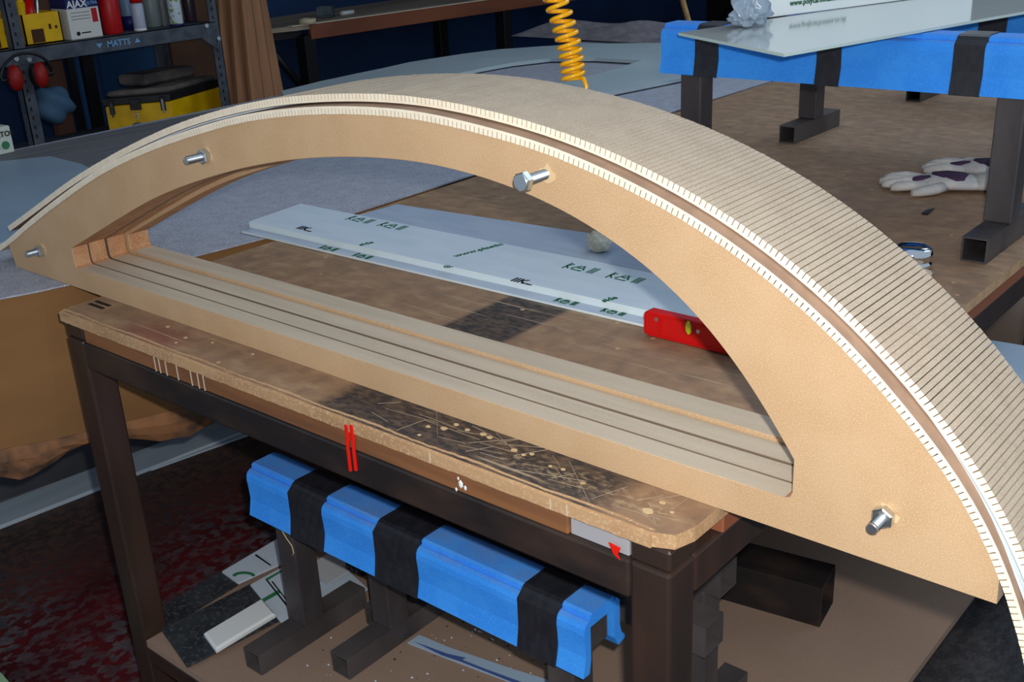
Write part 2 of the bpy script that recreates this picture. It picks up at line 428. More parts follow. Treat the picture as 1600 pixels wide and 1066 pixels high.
bm = B(); box(bm, -.574, -.524, YF + .001, YF + .056, .806, .832, .003); obj('corner_block', bm, 'steel_brown', bench)
bm = B(); box(bm, XL + .008, XL + .06, YF + .001, YF + .056, .806, .832, .003); obj('corner_block', bm, 'steel_brown', bench)
def rail(name, x0, x1, y0, y1, z0, z1, mt='steel_brown'):
    bm = B(); box(bm, x0, x1, y0, y1, z0, z1, .004, 2); return obj(name, bm, mt, bench)
rail('frame_rail', XL + .0605, -.5725, YF - .002, YF + .048, .757, .806, 'steel_black')
rail('frame_rail', XL + .01, -.522, YB - .05, YB, .757, .806)
rail('frame_rail', -.572, -.522, YF + .048, YB - .05, .757, .806)
rail('frame_rail', XL + .01, XL + .06, YF + .048, YB - .05, .757, .806)
for x in (XL + .01, -.572):
    for y in (YF - .002, 2.2, YB - .05):
        rail('leg', x, x + .05, y, y + .05, 0, .806 if y < 1 else .757)
# lower shelf of the bench
rail('shelf_rail', XL + .06, -.572, YF, YF + .045, .145, .185)
rail('shelf_rail', XL + .01, XL + .055, YF + .05, YB - .05, .145, .185)
rail('shelf_rail', -.565, -.522, YF + .05, YB - .05, .145, .185)
bm = B()
prism(bm, [(x, y, .185) for x, y in ((XL + .03, YF + .05), (XL + .062, YF + .05), (XL + .062, YF + .0), (-.575, YF + .0), (-.575, YF + .055), (-.51, YF + .055), (-.51, 3.6), (XL - .01, 3.6), (XL - .01, YF + .055))], (0, 0, .015), mi=0)
obj('lower_shelf', bm, 'card', bench, label='brown dusty lower shelf board')
# spray paint marks, glue drips on the frame
def mark(name, p, s, mt, parent):
    pass
bm = B()
for u in (541, 549):
    a = at('y', YF - .0035, u, 664); b = at('y', YF - .0035, u + (4 if u == 541 else 6), 735)
    for t0, t1, ww in ((0, .35, .0030), (.35, 1, .0021)):
        p = a.lerp(b, t0); q = a.lerp(b, t1)
        box(bm, p.x - ww, p.x + ww, YF - .0052, YF - .0019, q.z, p.z, .0005)
obj('paint_mark', bm, 'spray_red', bench, label='two vertical red spray lines')
bm = B(); p = at('y', YF - .003, 960, 852); q = at('y', YF - .003, 966, 872)
prism(bm, [(p.x - .008, YF - .0025, p.z), (p.x + .007, YF - .0025, p.z - .002), (p.x + .003, YF - .0025, p.z - .012), (q.x + .002, YF - .0025, q.z - .003), (p.x - .002, YF - .0025, p.z - .012)], (0, .0015, 0))
obj('paint_mark', bm, 'spray_red', bench, label='small red paint drip')
bm = B()
for (u, v, r) in ((720, 757, .004), (727, 763, .0025), (713, 765, .002), (716, 748, .0018)):
    p = at('y', YF - .003, u, v)
    bmesh.ops.create_icosphere(bm, subdivisions=1, radius=r, matrix=Matrix.Translation(p) @ Matrix.Diagonal((1, .4, 1.5, 1)))
obj('glue_drip', bm, 'white', bench, label='white glue drips')
for u, v in ((240, 566), (247, 568), (258, 576), (276, 585), (298, 595), (309, 600), (318, 605), (671, 703), (860, 775), (886, 788)):
    bm = B(); on_lip = u > 600 or u < 230
    p = at('y', YF - .003, u, v)
    if on_lip: box(bm, p.x - .0007, p.x + .0007, YF - .0042, YF, ZT - .0165, ZT - .003)
    else: box(bm, p.x - .0008, p.x + .0008, YF - .0018, YF, .8065, .8315)
    obj('saw_nick', bm, 'pale_spot', bench)
for u, v, r in ((669, 666, .004), (694, 669, .0055), (713, 663, .004), (730, 671, .004), (755, 678, .005), (765, 683, .0045), (803, 703, .005), (818, 710, .0035), (831, 709, .0035), (860, 728, .003), (880, 733, .0035), (1012, 798, .007), (1035, 785, .004), (290, 527, .004), (332, 535, .003), (262, 510, .004), (275, 535, .003), (395, 553, .003), (655, 679, .003), (1050, 800, .003)):
    bm = B(); r *= .8; p = at('z', ZT + .0008, u, v); ring = []
    for i in range(9):
        a = i * 2 * math.pi / 9; ring.append((p.x + r * 1.2 * math.cos(a) * rng.uniform(.75, 1.15), p.y + r * math.sin(a) * rng.uniform(.75, 1.15), ZT - .0005))
    prism(bm, ring, (0, 0, .001)); obj('filler_spot', bm, 'glue', bench)
bm = B()   # criss-cross saw and knife marks near the front right corner
for k in range(46):
    cx_, cy_ = rng.uniform(-1.02, -.545), rng.uniform(.838, .90); an = rng.choice((rng.gauss(.12, .12), rng.gauss(1.0, .25), rng.gauss(-.6, .2))); ln = rng.uniform(.012, .05); ww = rng.uniform(.00012, .00032)
    ex_, ey_ = math.cos(an) * ln, math.sin(an) * ln; nx_, ny_ = -math.sin(an) * ww, math.cos(an) * ww
    if cy_ - abs(ey_) < YF + .009 or cx_ + abs(ex_) > XR - .01: continue
    prism(bm, [(cx_ - ex_ - nx_, cy_ - ey_ - ny_, ZT - .0003), (cx_ + ex_ - nx_, cy_ + ey_ - ny_, ZT - .0003), (cx_ + ex_ + nx_, cy_ + ey_ + ny_, ZT - .0003), (cx_ - ex_ + nx_, cy_ - ey_ + ny_, ZT - .0003)], (0, 0, .0006))
obj('scratches', bm, mat('scratch', (176, 158, 134), .7), bench, label='pale criss-cross knife scratches')['kind'] = 'stuff'
bm = B()
for u, v in ((150, 478), (160, 474)):
    p = at('z', ZT, u, v); box(bm, p.x - .02, p.x + .025, p.y - .004, p.y + .003, ZT - .001, ZT + .0006)
obj('pencil_mark', bm, 'print_black', bench, label='small black marker strokes')
# ------------------------------------------------------------------ arched former
YA = .905
former = empty('arched_window_former', (-1.17, YA, .85), 'large arched MDF window former with kerfed curved skin standing on the workbench', 'arched former')
outer_px = [(14, 384), (51, 351.5), (101, 312.6), (152, 277), (180, 261.5), (240, 234), (330, 203.8), (400, 187), (500, 177.7), (600, 180), (660, 186.6), (750, 208), (850, 236.4), (900, 257), (1000, 304), (1100, 362), (1200, 436), (1300, 523), (1400, 637), (1480, 739), (1508, 784.5), (1536, 835), (1556, 875), (1562, 897)]
def xz(pxs, y, dx=0, dz=0):
    r = []
    for u, v in pxs:
        p = at('y', y, u, v); r.append((p.x + dx, p.z + dz))
    return r
outer = smooth_curve(xz(outer_px, YA), 110, 5)[0]
inner_px = [(112, 388), (180, 345), (250, 305), (350, 270), (450, 250), (550, 245), (650, 252), (750, 275), (850, 313), (950, 370), (1050, 450), (1130, 540), (1190, 628), (1225, 690), (1240, 718)]
inner = smooth_curve(xz(inner_px, YA), 90, 12)[0]
ZB, ZS = .8505, .889
xl, xr = outer[0].x, outer[-1].x
def ring_board(name, y0, y1, grow, sill, mats, bev, label=None):
    """one board layer of the former: outer outline minus the opening, as quads between the two"""
    bm = B()
    oc = list(outer); cx, cz = -1.1, .88
    ic = [Vector((cx + (p.x - cx) * (1 - grow * .5), cz + (p.y - cz) * (1 - grow))) for p in inner]
    il, ir = ic[0].x, ic[-1].x
    n = 120
    def rs(pts, n):
        L = [0]
        for a, b in zip(pts, pts[1:]): L.append(L[-1] + (b - a).length)
        o = []; j = 0
        for i in range(n):
            s = L[-1] * i / (n - 1)
            while j < len(L) - 2 and L[j + 1] < s: j += 1
            o.append(pts[j].lerp(pts[j + 1], (s - L[j]) / max(1e-9, L[j + 1] - L[j])))
        return o
    O = rs(oc, n); I = rs(ic, n)
    # bottom: from right end back to left end
    zb = ZB; o_r = [Vector((xr + .001, zb))]; o_l = [Vector((xl + .012, zb))]
    R_ = .008
    i_r = [Vector((ir, sill + R_)), Vector((ir - R_ * .3, sill + R_ * .3)), Vector((ir - R_, sill))]
    i_l = [Vector((il + R_, sill)), Vector((il + R_ * .3, sill + R_ * .3)), Vector((il, sill + R_))]
    Oa = O + [O[-1], o_r[0], o_r[0]] + [Vector((ir + (il - ir) * k / 20, zb)) for k in range(1, 20)] + [o_l[0], o_l[0], O[0]]
    Ia = I + i_r + [Vector((ir + (il - ir) * k / 20, sill)) for k in range(1, 20)] + i_l
    Oa[n] = O[-1]; K = len(Oa)
    def V(y, P): return [bm.verts.new((p.x, y, p.y)) for p in P]
    b_ = bev
    def inset(P, Q, d): return [p + (q - p).normalized() * d for p, q in zip(P, Q)]
    f0 = V(y0, inset(Oa, Ia, 0)); g0 = V(y0, inset(Ia, Oa, b_)); g0b = V(y0 + b_, Ia); g1b = V(y1 - b_, Ia); g1 = V(y1, inset(Ia, Oa, b_)); f1 = V(y1, Oa)
    for i in range(K):
        j = (i + 1) % K
        for a, b, mi in ((f0, g0, 0), (g0, g0b, 0), (g0b, g1b, 1), (g1b, g1, 4), (g1, f1, 4), (f1, f0, 2)):
            mm = mi
            if mi == 1 and (i < n + 2 or i > K - 4): mm = 3
            try:
                f = bm.faces.new((a[i], a[j], b[j], b[i])); f.material_index = mm
            except ValueError: pass
    bmesh.ops.remove_doubles(bm, verts=bm.verts, dist=1e-5)
    return obj(name, bm, mats, former, label=label)
mm_ = ['mdf_face', 'mdf_edge', 'mdf_edge', 'mdf_jamb', 'joint']
mj_ = ['joint'] + mm_[1:]
ring_board('board_layer', YA, YA + .0305, 0, ZS, mm_, .0008, 'smooth tan MDF front board')
ring_board('board_layer', YA + .0325, YA + .0655, -.004, ZS - .0005, mj_, .0012)
ring_board('board_layer', YA + .0675, YA + .104, .0, ZS, mj_, .0012)
ring_board('board_layer', YA + .1042, YA + .146, .03, ZS + .0055, mm_, .001)
# kerfed skins
def kerf_skin(name, curve_pts, y0, y1, thick, back, pitch, kerf, out, mats, label, relax=25, smooth_n=None):
    C_, L = smooth_curve(curve_pts, 10, relax)
    n = int(L / pitch); Cv, _ = smooth_curve(curve_pts, 2 * n + 1, relax)
    bm = B()
    def nor(i):
        t = (Cv[min(i + 1, 2 * n)] - Cv[max(i - 1, 0)]).normalized()
        return Vector((-t.y, t.x))
    # curve runs left to right, so (-t.y, t.x) points outwards/up. inner surface = curve, outer = curve + n*thick
    lo, hi = (0, thick) if out else (thick - back, 0)
    def P(i, d, y): p = Cv[i] + nor(i) * d; return (p.x, y, p.y)
    def quadbox(A_, Bp, d0, d1, mi, cut=0):
        """between param points A_ and Bp (tuples 2D + normal)"""
        vs = []
        for y in (y0, y1):
            for (c, nn) in (A_, Bp):
                for d in (d0, d1):
                    q = c + nn * d; vs.append(bm.verts.new((q.x, y, q.y)))
        a0, a1, b0, b1, c0, c1, d0_, d1_ = vs
        fr = bm.faces.new((a0, a1, b1, b0)); fr.material_index = 1
        bk = bm.faces.new((c0, d0_, d1_, c1)); bk.material_index = 1
        for q in ((a0, b0, d0_, c0), (a1, c1, d1_, b1), (a0, c0, c1, a1), (b0, b1, d1_, d0_)):
            f = bm.faces.new(q); f.material_index = mi
    fk = kerf / pitch
    tb0, tb1 = (back, thick) if out else (0, thick - back)
    bb0, bb1 = (0, back) if out else (thick - back, thick)
    # backing: continuous
    prev = None
    for i in range(2 * n + 1):
        vs = [bm.verts.new(P(i, d, y)) for d, y in ((bb0, y0), (bb1, y0), (bb1, y1), (bb0, y1))]
        if prev:
            for k in range(4):
                f = bm.faces.new((prev[k], prev[(k + 1) % 4], vs[(k + 1) % 4], vs[k])); f.material_index = 1 if k in (0, 2) else 2
                f.smooth = False
        else: bm.faces.new(vs)
        prev = vs
    bm.faces.new(list(reversed(prev)))
    for t in range(n):
        i0, i1 = 2 * t, 2 * t + 2
        c0 = Cv[i0].lerp(Cv[i1], fk * .5); c1 = Cv[i0].lerp(Cv[i1], 1 - fk * .5)
        j = rng.uniform(-.0002, .0002)
        quadbox((c0, nor(i0 + 1)), (c1, nor(i0 + 1)), tb0 + (0 if out else j), tb1 + (j if out else 0), 0)
    return obj(name, bm, mats, former, label=label)
inner_skin_px = [(0, 393)] + outer_px[:-1] + [(1562, 897), (1576, 937), (1590, 984), (1602, 1030), (1612, 1080), (1618, 1130)]
kerf_skin('kerfed_skin', xz(inner_skin_px, YA), YA - .002, YA + .146, .0098, .0030, .0066, .0011, False,
          ['kerf', 'kerf_front', 'kerf_back'], 'inner kerfed MDF strip bent round the board', 5)
YO = .921
outer_front_px = [(15, 361.6), (50.7, 336), (118, 285.6), (169, 256), (205, 236), (240, 220), (270, 206), (330, 186.5), (400, 169), (450, 162), (500, 158.5), (550, 158.5), (600, 160.6), (660, 167), (750, 184.4), (850, 213.7), (900, 233), (1000, 279.5), (1100, 337), (1200, 404), (1300, 488), (1400, 599), (1480, 702), (1508, 744), (1533, 785), (1564, 830), (1600, 892), (1625, 950), (1645, 1020), (1655, 1080)]
ISK, _ = smooth_curve(xz(inner_skin_px, YA), 400, 5)
def clear(pts, dmin):
    """push the outer skin off the inner one where they would touch"""
    o = []
    for x, z in pts:
        p = Vector((x, z)); k = min(range(len(ISK)), key=lambda i: (ISK[i] - p).length)
        t = (ISK[min(k + 1, 399)] - ISK[max(k - 1, 0)]).normalized(); nn = Vector((-t.y, t.x)); d_ = (p - ISK[k]).dot(nn)
        if d_ < dmin: p = p + nn * (dmin - d_)
        o.append((p.x, p.y))
    return o
OC = clear([tuple(p) for p in smooth_curve(xz(outer_front_px, YO), 60, 6)[0]], .0131)
kerf_skin('kerfed_skin', OC, YO, YO + .166, .0098, .0028, .0066, .0010, True,
          ['kerf', 'kerf_front', 'kerf_back'], 'outer kerfed MDF skin with grooves outward', 6)
# thin white plastic strip trapped between the skins
Wc, _ = smooth_curve(OC, 240, 6); bm = B(); prev = None
for i, p in enumerate(Wc):
    if i < 40: continue
    q_ = i / 239; t = (Wc[min(i + 1, 239)] - Wc[max(i - 1, 0)]).normalized(); nn = Vector((-t.y, t.x))
    c = p - nn * (.0018 + .010 * max(0, (q_ - .80) / .20) ** 2 * 0)
    h = nn * .0011; yf = YO + .003 + .02 * max(0, min(1, (q_ - .36) / .05)) * max(0, min(1, (.86 - q_) / .04)) - .018 * max(0, (q_ - .87) / .13)
    vs = [bm.verts.new(v) for v in ((c.x - h.x, yf, c.y - h.y), (c.x + h.x, yf, c.y + h.y), (c.x + h.x, YO + .14, c.y + h.y), (c.x - h.x, YO + .14, c.y - h.y))]
    if prev:
        for k in range(4): bm.faces.new((prev[k], prev[(k + 1) % 4], vs[(k + 1) % 4], vs[k]))
    else: bm.faces.new(vs)
    prev = vs
bm.faces.new(list(reversed(prev)))
obj('plastic_strip', bm, 'white_plastic', former, label='thin white plastic strip between the two skins')
# bolts
def hexa(bm, c, r, y0, y1, rot=0):
    pts = [(c[0] + r * math.cos(math.pi / 3 * i + rot), y0, c[1] + r * math.sin(math.pi / 3 * i + rot)) for i in range(6)]
    prism(bm, pts, (0, y1 - y0, 0), bev=.0012)
def threaded(bm, x, z, y0, y1, r):
    n = int(abs(y1 - y0) / .00175); prof = []
    cyl(bm, (x, y0, z), (x, y0 + .002, z), r * .8, 16, r)
    for k in range(n):
        a = y0 + .002 + (y1 - y0 - .002) * k / n; b = y0 + .002 + (y1 - y0 - .002) * (k + .5) / n; c = y0 + .002 + (y1 - y0 - .002) * (k + 1) / n
        cyl(bm, (x, a, z), (x, b, z), r, 14, r * .86, caps=False); cyl(bm, (x, b, z), (x, c, z), r * .86, 14, r, caps=False)
def bolt(px, py, nut, L, head=False):
    p = at('y', YA, px, py); bm = B()
    threaded(bm, p.x, p.z, YA - L, YA + .01, .0058)
    b = obj('bolt', bm, 'zinc', former, label='zinc bolt through the front board')
    bm = B()
    if head:
        hexa(bm, (p.x, p.z), .0112, YA - L - .008, YA - L + .001, .3); cyl(bm, (p.x, YA - L - .0095, p.z), (p.x, YA - L - .008, p.z), .0085, 20, .0092)
        obj('bolt_head', bm, 'zinc', b)
    else:
        hexa(bm, (p.x, p.z), .0112, YA - .011, YA - .001, .5)
        obj('nut', bm, 'zinc', b)
    bm = B()
    ring = []
    for i in range(12):
        a = i * math.pi / 6; rr = .0115 * rng.uniform(.55, 1.1)
        ring.append((p.x + .002 + rr * math.cos(a) * 1.1, YA - .0006, p.z + .001 + rr * math.sin(a)))
    prism(bm, ring, (0, .001, 0)); obj('torn_fibre', bm, 'glue', former, label='pale torn fibres round a bolt hole')
bolt(324, 243, True, .036); bolt(66, 391, True, .030); bolt(853, 272, False, .034, True); bolt(1384, 804, True, .032)
bm = B()
for k, u in enumerate(range(355, 386, 5)):   # smear of red on the strip
    pass
# ------------------------------------------------------------------ left table
tbl = empty('side_table', (-2.43, 2.3, 0), 'long low table at the left covered in grey felt', 'table')
bm = B(); prism(bm, [(x, y, .846) for x, y in ((-1.945, .72), (-1.885, .87), (-1.815, 1.13), (-1.768, 1.40), (-1.768, 3.3), (-2.1, 3.8), (-2.9, 3.8), (-3.11, 3.1), (-3.11, .3), (-2.0, .3))], (0, 0, -.03))
obj('table_top', bm, 'board_brown', tbl)
for x, y in ((-3.02, .5), (-3.02, 3.5), (-2.1, .5), (-1.9, 3.2)):
    bm = B(); box(bm, x - .03, x + .03, y - .03, y + .03, 0, .816); obj('leg', bm, 'steel_brown', tbl)
# felt
bm = B(); fe = [(-1.93, .69), (-1.868, .85), (-1.80, 1.11), (-1.756, 1.40), (-1.752, 2.9), (-1.745, 3.34), (-2.0, 3.95), (-2.45, 4.05), (-2.95, 3.95), (-3.14, 3.2), (-3.14, .3), (-2.0, .3)]
prism(bm, [(x, y, .8465) for x, y in fe], (0, 0, .003))
felt = obj('felt_cloth', bm, 'felt', org=(-2.4, 2.1, .8465)); tag(felt, 'grey speckled felt cloth spread over the left table', 'cloth')
# rumpled far end of the cloth
bm = B(); gx, gy = 14, 40
gv = {}
for i in range(gx + 1):
    for j in range(gy + 1):
        x = -3.35 + (1.45) * j / gy; y = 3.92 + .5 * i / gx
        z = .858 + .03 * math.sin(i / gx * math.pi) * (1 + .6 * math.sin(j * .55 + i * .3)) + .01 * math.sin(j * 1.3)
        if i in (0,): z = .858
        gv[i, j] = bm.verts.new((x + .25 * i / gx, y, z))
for i in range(gx):
    for j in range(gy): bm.faces.new((gv[i, j], gv[i + 1, j], gv[i + 1, j + 1], gv[i, j + 1]))
bmesh.ops.solidify(bm, geom=bm.faces[:], thickness=.004)
tag(obj('rumpled_blanket', bm, mat('blanket', (176, 170, 176), .95, (158, 152, 160), 30), smooth=True, org=(-2.6, 4.0, .85)), 'rumpled grey blanket at the far end behind the arched board', 'blanket')
# big brown sheet with a rough edge leaning under the table edge
bm = B()
def psheet(x, u, v): return at('x', x, u, v)
px_top = [(-30, 468), (0, 462), (60, 455), (105, 447), (200, 428), (330, 400)]
E0 = [Vector((-1.98, .56, .846)), Vector((-1.945, .69, .846)), Vector((-1.875, .87, .846)), Vector((-1.81, 1.12, .846)), Vector((-1.77, 1.35, .846)), Vector((-1.77, 1.7, .846))]
E1 = [p + Vector((-.02, -.02, -.272 - .012 * k)) for k, p in enumerate(E0)]
poly = E0 + list(reversed(E1))
va = [bm.verts.new(p) for p in E0]; vb = [bm.verts.new(p) for p in E1]
vc = [bm.verts.new(p + Vector((-.018, .004, 0))) for p in E0]; vd = [bm.verts.new(p + Vector((-.018, .004, 0))) for p in E1]
for i in range(5):
    for a, b in ((va, vb), (vb, vd), (vd, vc), (vc, va)): bm.faces.new((a[i], a[i + 1], b[i + 1], b[i]))
bm.faces.new((va[0], vb[0], vd[0], vc[0])); bm.faces.new((va[5], vc[5], vd[5], vb[5]))
pnl = empty('timber_slab', (-1.9, 1.1, .55), 'brown timber slab with bark edge standing against the left table', 'timber slab')
obj('slab_face', bm, 'board_brown', pnl)
bm = B(); n = 44; rows = []
for i in range(n + 1):
    t = i / n * 5; k = min(int(t), 4); f = t - k
    a = E1[k].lerp(E1[k + 1], f); ln = .05 + .022 * math.sin(i * .55) + rng.uniform(-.004, .004)
    rows.append([bm.verts.new(a + Vector((.002, 0, 0))), bm.verts.new(a + Vector((.010 + rng.uniform(-.006, .006), 0, -ln * .35))), bm.verts.new(a + Vector((.004 + rng.uniform(-.007, .007), 0, -ln * .7))), bm.verts.new(a + Vector((-.012, 0, -ln))), bm.verts.new(a + Vector((-.03, 0, -ln * .5))), bm.verts.new(a + Vector((-.02, 0, 0)))])
for a, b in zip(rows, rows[1:]):
    for k in range(6): bm.faces.new((a[k], a[(k + 1) % 6], b[(k + 1) % 6], b[k]))
bm.faces.new(rows[0]); bm.faces.new(list(reversed(rows[-1])))
obj('bark_edge', bm, 'bark', pnl, label='rough torn bark edge')
# slab is carried on two hidden bearers of the table: build them
for y in (.62, 1.5):
    bm = B(); box(bm, -2.3, -1.93 if y < 1 else -1.8, y - .02, y + .02, .55, .59); obj('bearer', bm, 'steel_brown', tbl)
# floor profiles
def strip(name, p0, p1, wd, h, mt, label, cat, z=0.0):
    a = at('z', z + h, *p0); b = at('z', z + h, *p1); d = (b - a).normalized(); s = Vector((-d.y, d.x, 0)) * wd
    bm = B(); prism(bm, [Vector((q.x, q.y, z + .001)) for q in (a, b, b + s, a + s)], (0, 0, h), bev=.003)
    o = obj(name, bm, mt, org=(a.x, a.y, z)); tag(o, label, cat); return o
strip('floor_profile', (-60, 846), (412, 662), .125, .012, 'alu', 'wide pale grey-blue profile lying on the floor behind the left leg', 'profile')
strip('floor_profile', (-60, 806), (420, 636), .20, .004, 'alu_grey', 'dark grey profile under the bark-edged slab', 'profile')
strip('floor_profile', (236, 735), (430, 665), .022, .006, 'alu', 'thin narrow pale strip in front of the wide floor profile', 'profile')
# sheets on left table
bm = B(); pts = [at('z', .856, *p) for p in ((-70, 262), (0, 252), (78, 244), (127, 256), (150, 268), (120, 300), (20, 374), (-70, 400))]
prism(bm, pts, (0, 0, -.003)); tag(obj('plastic_sheet', bm, 'sheet_blue', org=(-2.6, 1.1, .8525)), 'pale blue plastic sheet lying on the left table beside the arch', 'sheet')
bm = B(); pts = [at('z', .8525, *p) for p in ((-60, 250), (0, 240), (300, 179), (470, 148), (520, 170), (300, 240), (150, 290), (-60, 330))]
prism(bm, pts, (0, 0, -.0008)); tag(obj('striped_board', bm, 'ribbed', org=(-3, 1.6, .8517)), 'grey finely striped board along the back edge of the left table', 'board')
# arched board lying at the back
ab = empty('flat_arched_board', (-2.6, 3.3, .853), 'pale grey arched board with cut-out lying flat at the far end of the left table', 'arched board')
op = [(440, 142), (500, 127), (552, 116), (600, 106), (640, 97), (723, 84), (780, 77), (850, 72), (940, 68), (1030, 67), (1110, 73), (1170, 84), (1200, 97), (1080, 118), (955, 143), (820, 170), (600, 200), (450, 165)]
hp = [(640, 135), (700, 118), (750, 107), (800, 98), (860, 91), (930, 90), (1003, 94), (960, 108), (900, 124), (800, 145), (700, 160)]
def P87(p, z): return at('z', z, *p)
z0, z1 = .855, .868
bm = B()
def loopv(px, z): return [bm.verts.new(P87(p, z1).xy.to_3d() + Vector((0, 0, z))) for p in px]
ot, ob = loopv(op, z1), loopv(op, z0); ht, hb = loopv(hp, z1), loopv(hp, z0)
for A_, B_ in ((ot, ob), (ht, hb)):
    for i in range(len(A_)): bm.faces.new((A_[i], A_[(i + 1) % len(A_)], B_[(i + 1) % len(A_)], B_[i]))
for A_, H_ in ((ot, ht), (ob, hb)):
    es = []
    for L_ in (A_, H_):
        for i in range(len(L_)):
            e = bm.edges.get((L_[i], L_[(i + 1) % len(L_)])); es.append(e)
    bmesh.ops.triangle_fill(bm, use_beauty=True, edges=es)
obj('board', bm, 'board_grey', ab)
# control box
p = at('x', -3.0, 12, 240)
cb = empty('control_box', (-3.02, p.y, .853), 'small white box with dark lettering and green button at the far left table edge', 'box')
a = at('z', .853, -30, 250); b = at('z', .853, 23, 238)
bm = B(); d = (b - a).normalized(); s = Vector((-d.y, d.x, 0)) * .12
prism(bm, [q + Vector((0, 0, .001)) for q in (a, b, b + s, a + s)], (0, 0, .075), bev=.002); obj('case', bm, mat('box_cream', (190, 200, 190), .6), cb)
text('lettering', 'GENERATOR', .021, 'print_black', cb, a.lerp(b, .5) + Vector((0, 0, .055)) - s * .012, d, (0, 0, 1))
bm = B(); c = a.lerp(b, .78) + Vector((0, 0, .025)); cyl(bm, c - s * .03, c + s * .01, .011, 16); obj('button', bm, 'green', cb)
bm = B(); c = a.lerp(b, .5) + Vector((0, 0, .022)); cyl(bm, c - s * .02, c + s * .01, .010, 16); obj('button', bm, 'print_black', cb)
# ------------------------------------------------------------------ trestles
def make_trestle(x, y, z, foam, label, bands=(), grp=None, rz=0):
    t = empty('trestle', (x, y, z), label, 'trestle', grp)
    H = .335
    bm = B(); hollow(bm, 'x', -.36, .36, 0, H - .024, .024, .024); obj('cross_rail', bm, 'steel', t, local=True)
    for sx in (-.31, .31):
        bm = B(); box(bm, sx - .024, sx + .024, -.024, .024, .043, H - .048, .003, 2); obj('post', bm, 'steel', t, local=True)
        bm = B(); hollow(bm, 'y', -.127, .127, sx, .0215, .0215, .0215)
        bm.verts.ensure_lookup_table(); obj('foot', bm, 'steel', t, local=True)
    if foam:
        # split pipe-lagging profile, open below, with a raised strip on top and flared lips
        w, th = .041, .013
        prof = [(-w - .006, .262), (-w - .002, .278), (-w + .001, .293), (-w + .0005, .312), (-w - .001, .330), (-w, H + .004), (-w + .003, H + .010), (-w + .009, H + .0135), (-.0275, H + .0138), (-.0275, H + .0195), (-.023, H + .0225), (.023, H + .0225), (.0275, H + .0195), (.0275, H + .0138),
                (w - .008, H + .0165), (w, H + .008), (w, .30), (w + .004, .285), (w + .010, .280), (w + .012, .272), (w - .004, .268), (w - th, .285), (w - th, H + .002), (-w + th, H + .002), (-w + th, .285), (-w + th - .004, .262)]
        bm = B(); prism(bm, [(-.37, a, b) for a, b in prof], (.74, 0, 0)); o = obj('foam_cover', bm, 'foam', t, local=True, label='bright blue foam pipe cover')
        for f in o.data.polygons: f.use_smooth = False
        for (b0, b1) in bands:
            W = w + .0016; bm = B(); m_ = .012
            pr_ = [(-W - .006, .2605), (-W - .002, .285), (-W, .30), (-W, H + .009), (-W + .009, H + .0165), (-.029, H + .0215), (-.023, H + .0242), (.023, H + .0242), (.029, H + .0215), (W - .009, H + .0185), (W, H + .009), (W, .30), (W + .006, .2605),
                   (W - .006, .2605), (W - .0035, .30), (W - .004, H + .006), (.0, H + .0175), (-W + .004, H + .006), (-W + .0035, .30), (-W + .002, .2605)]
            prism(bm, [(b0, a, b) for a, b in pr_], (b1 - b0, 0, 0)); obj('tape_band', bm, 'tape', t, local=True, label='black tape band round the foam')
    return t
G_ = 'low steel trestles'
make_trestle(-1.125, 1.02, .2005, True, 'blue foam covered trestle under the workbench, nearest the camera', [(-.255, -.17), (-.045, .05), (.252, .322)], G_)
make_trestle(-.99, 1.107, .2005, False, 'bare steel trestle directly behind the blue one under the bench', (), G_)
make_trestle(-1.043, 1.172 + .065, .2005, False, 'bare steel trestle third from the front under the bench', (), G_)
make_trestle(-.885, 1.972, .8505, True, 'blue foam covered trestle on the bench top, right foot beside the gloves', [(-.29, -.238), (-.033, .014), (.213, .264)], G_)
make_trestle(-.96, 2.655, .8505, True, 'foam covered trestle on the bench top behind the nearest one there', [(.1, .16), (-.2, -.15)], G_)
make_trestle(-.90, 3.31, .8505, True, 'farthest trestle on the bench top, its foot near the back edge', [(.1, .15)], G_)
# ------------------------------------------------------------------ clear sheet on the trestles
shz = 1.2095
sh = empty('acrylic_sheet', (-.95, 1.9, shz), 'glossy grey acrylic sheet resting on the blue trestles at top right', 'sheet')
Fp = at('z', shz + .005, 1225, 84); Lp = at('z', shz + .005, 1060, 51); Rp = at('z', shz + .005, 1600, 18)
dr = (Rp - Fp).normalized(); ddl = (at('z', shz + .005, 1156, 38) - Lp).normalized()
bm = B(); prism(bm, [Fp, Fp + dr * 1.25, Lp + dr * 1.2, Lp], (0, 0, -.005), side_mi=1)
obj('panel', bm, ['acrylic', 'acrylic_edge'], sh)
a = at('z', 1.2155, 1191, 29); b = at('z', 1.2155, 1390, 3); d = (b - a).normalized(); s = Vector((-d.y, d.x, 0))
b = a + d * .62
wb = empty('white_panel_stack', a, 'upright white plastic panels with green print standing on the acrylic sheet', 'panels')
for k in range(4):
    o_ = s * (.012 * k); bm = B(); prism(bm, [a + o_, b + o_, b + o_ + s * .0105, a + o_ + s * .0105], (0, 0, .26 - .004 * k), bev=.001)
    obj('panel', bm, 'white_bright', wb)
text('print_mark', 'www.polycarbonate.co.uk', .015, 'print_green', wb, a + d * .15 + Vector((0, 0, .022)) - s * .0006, d, (0, 0, 1))
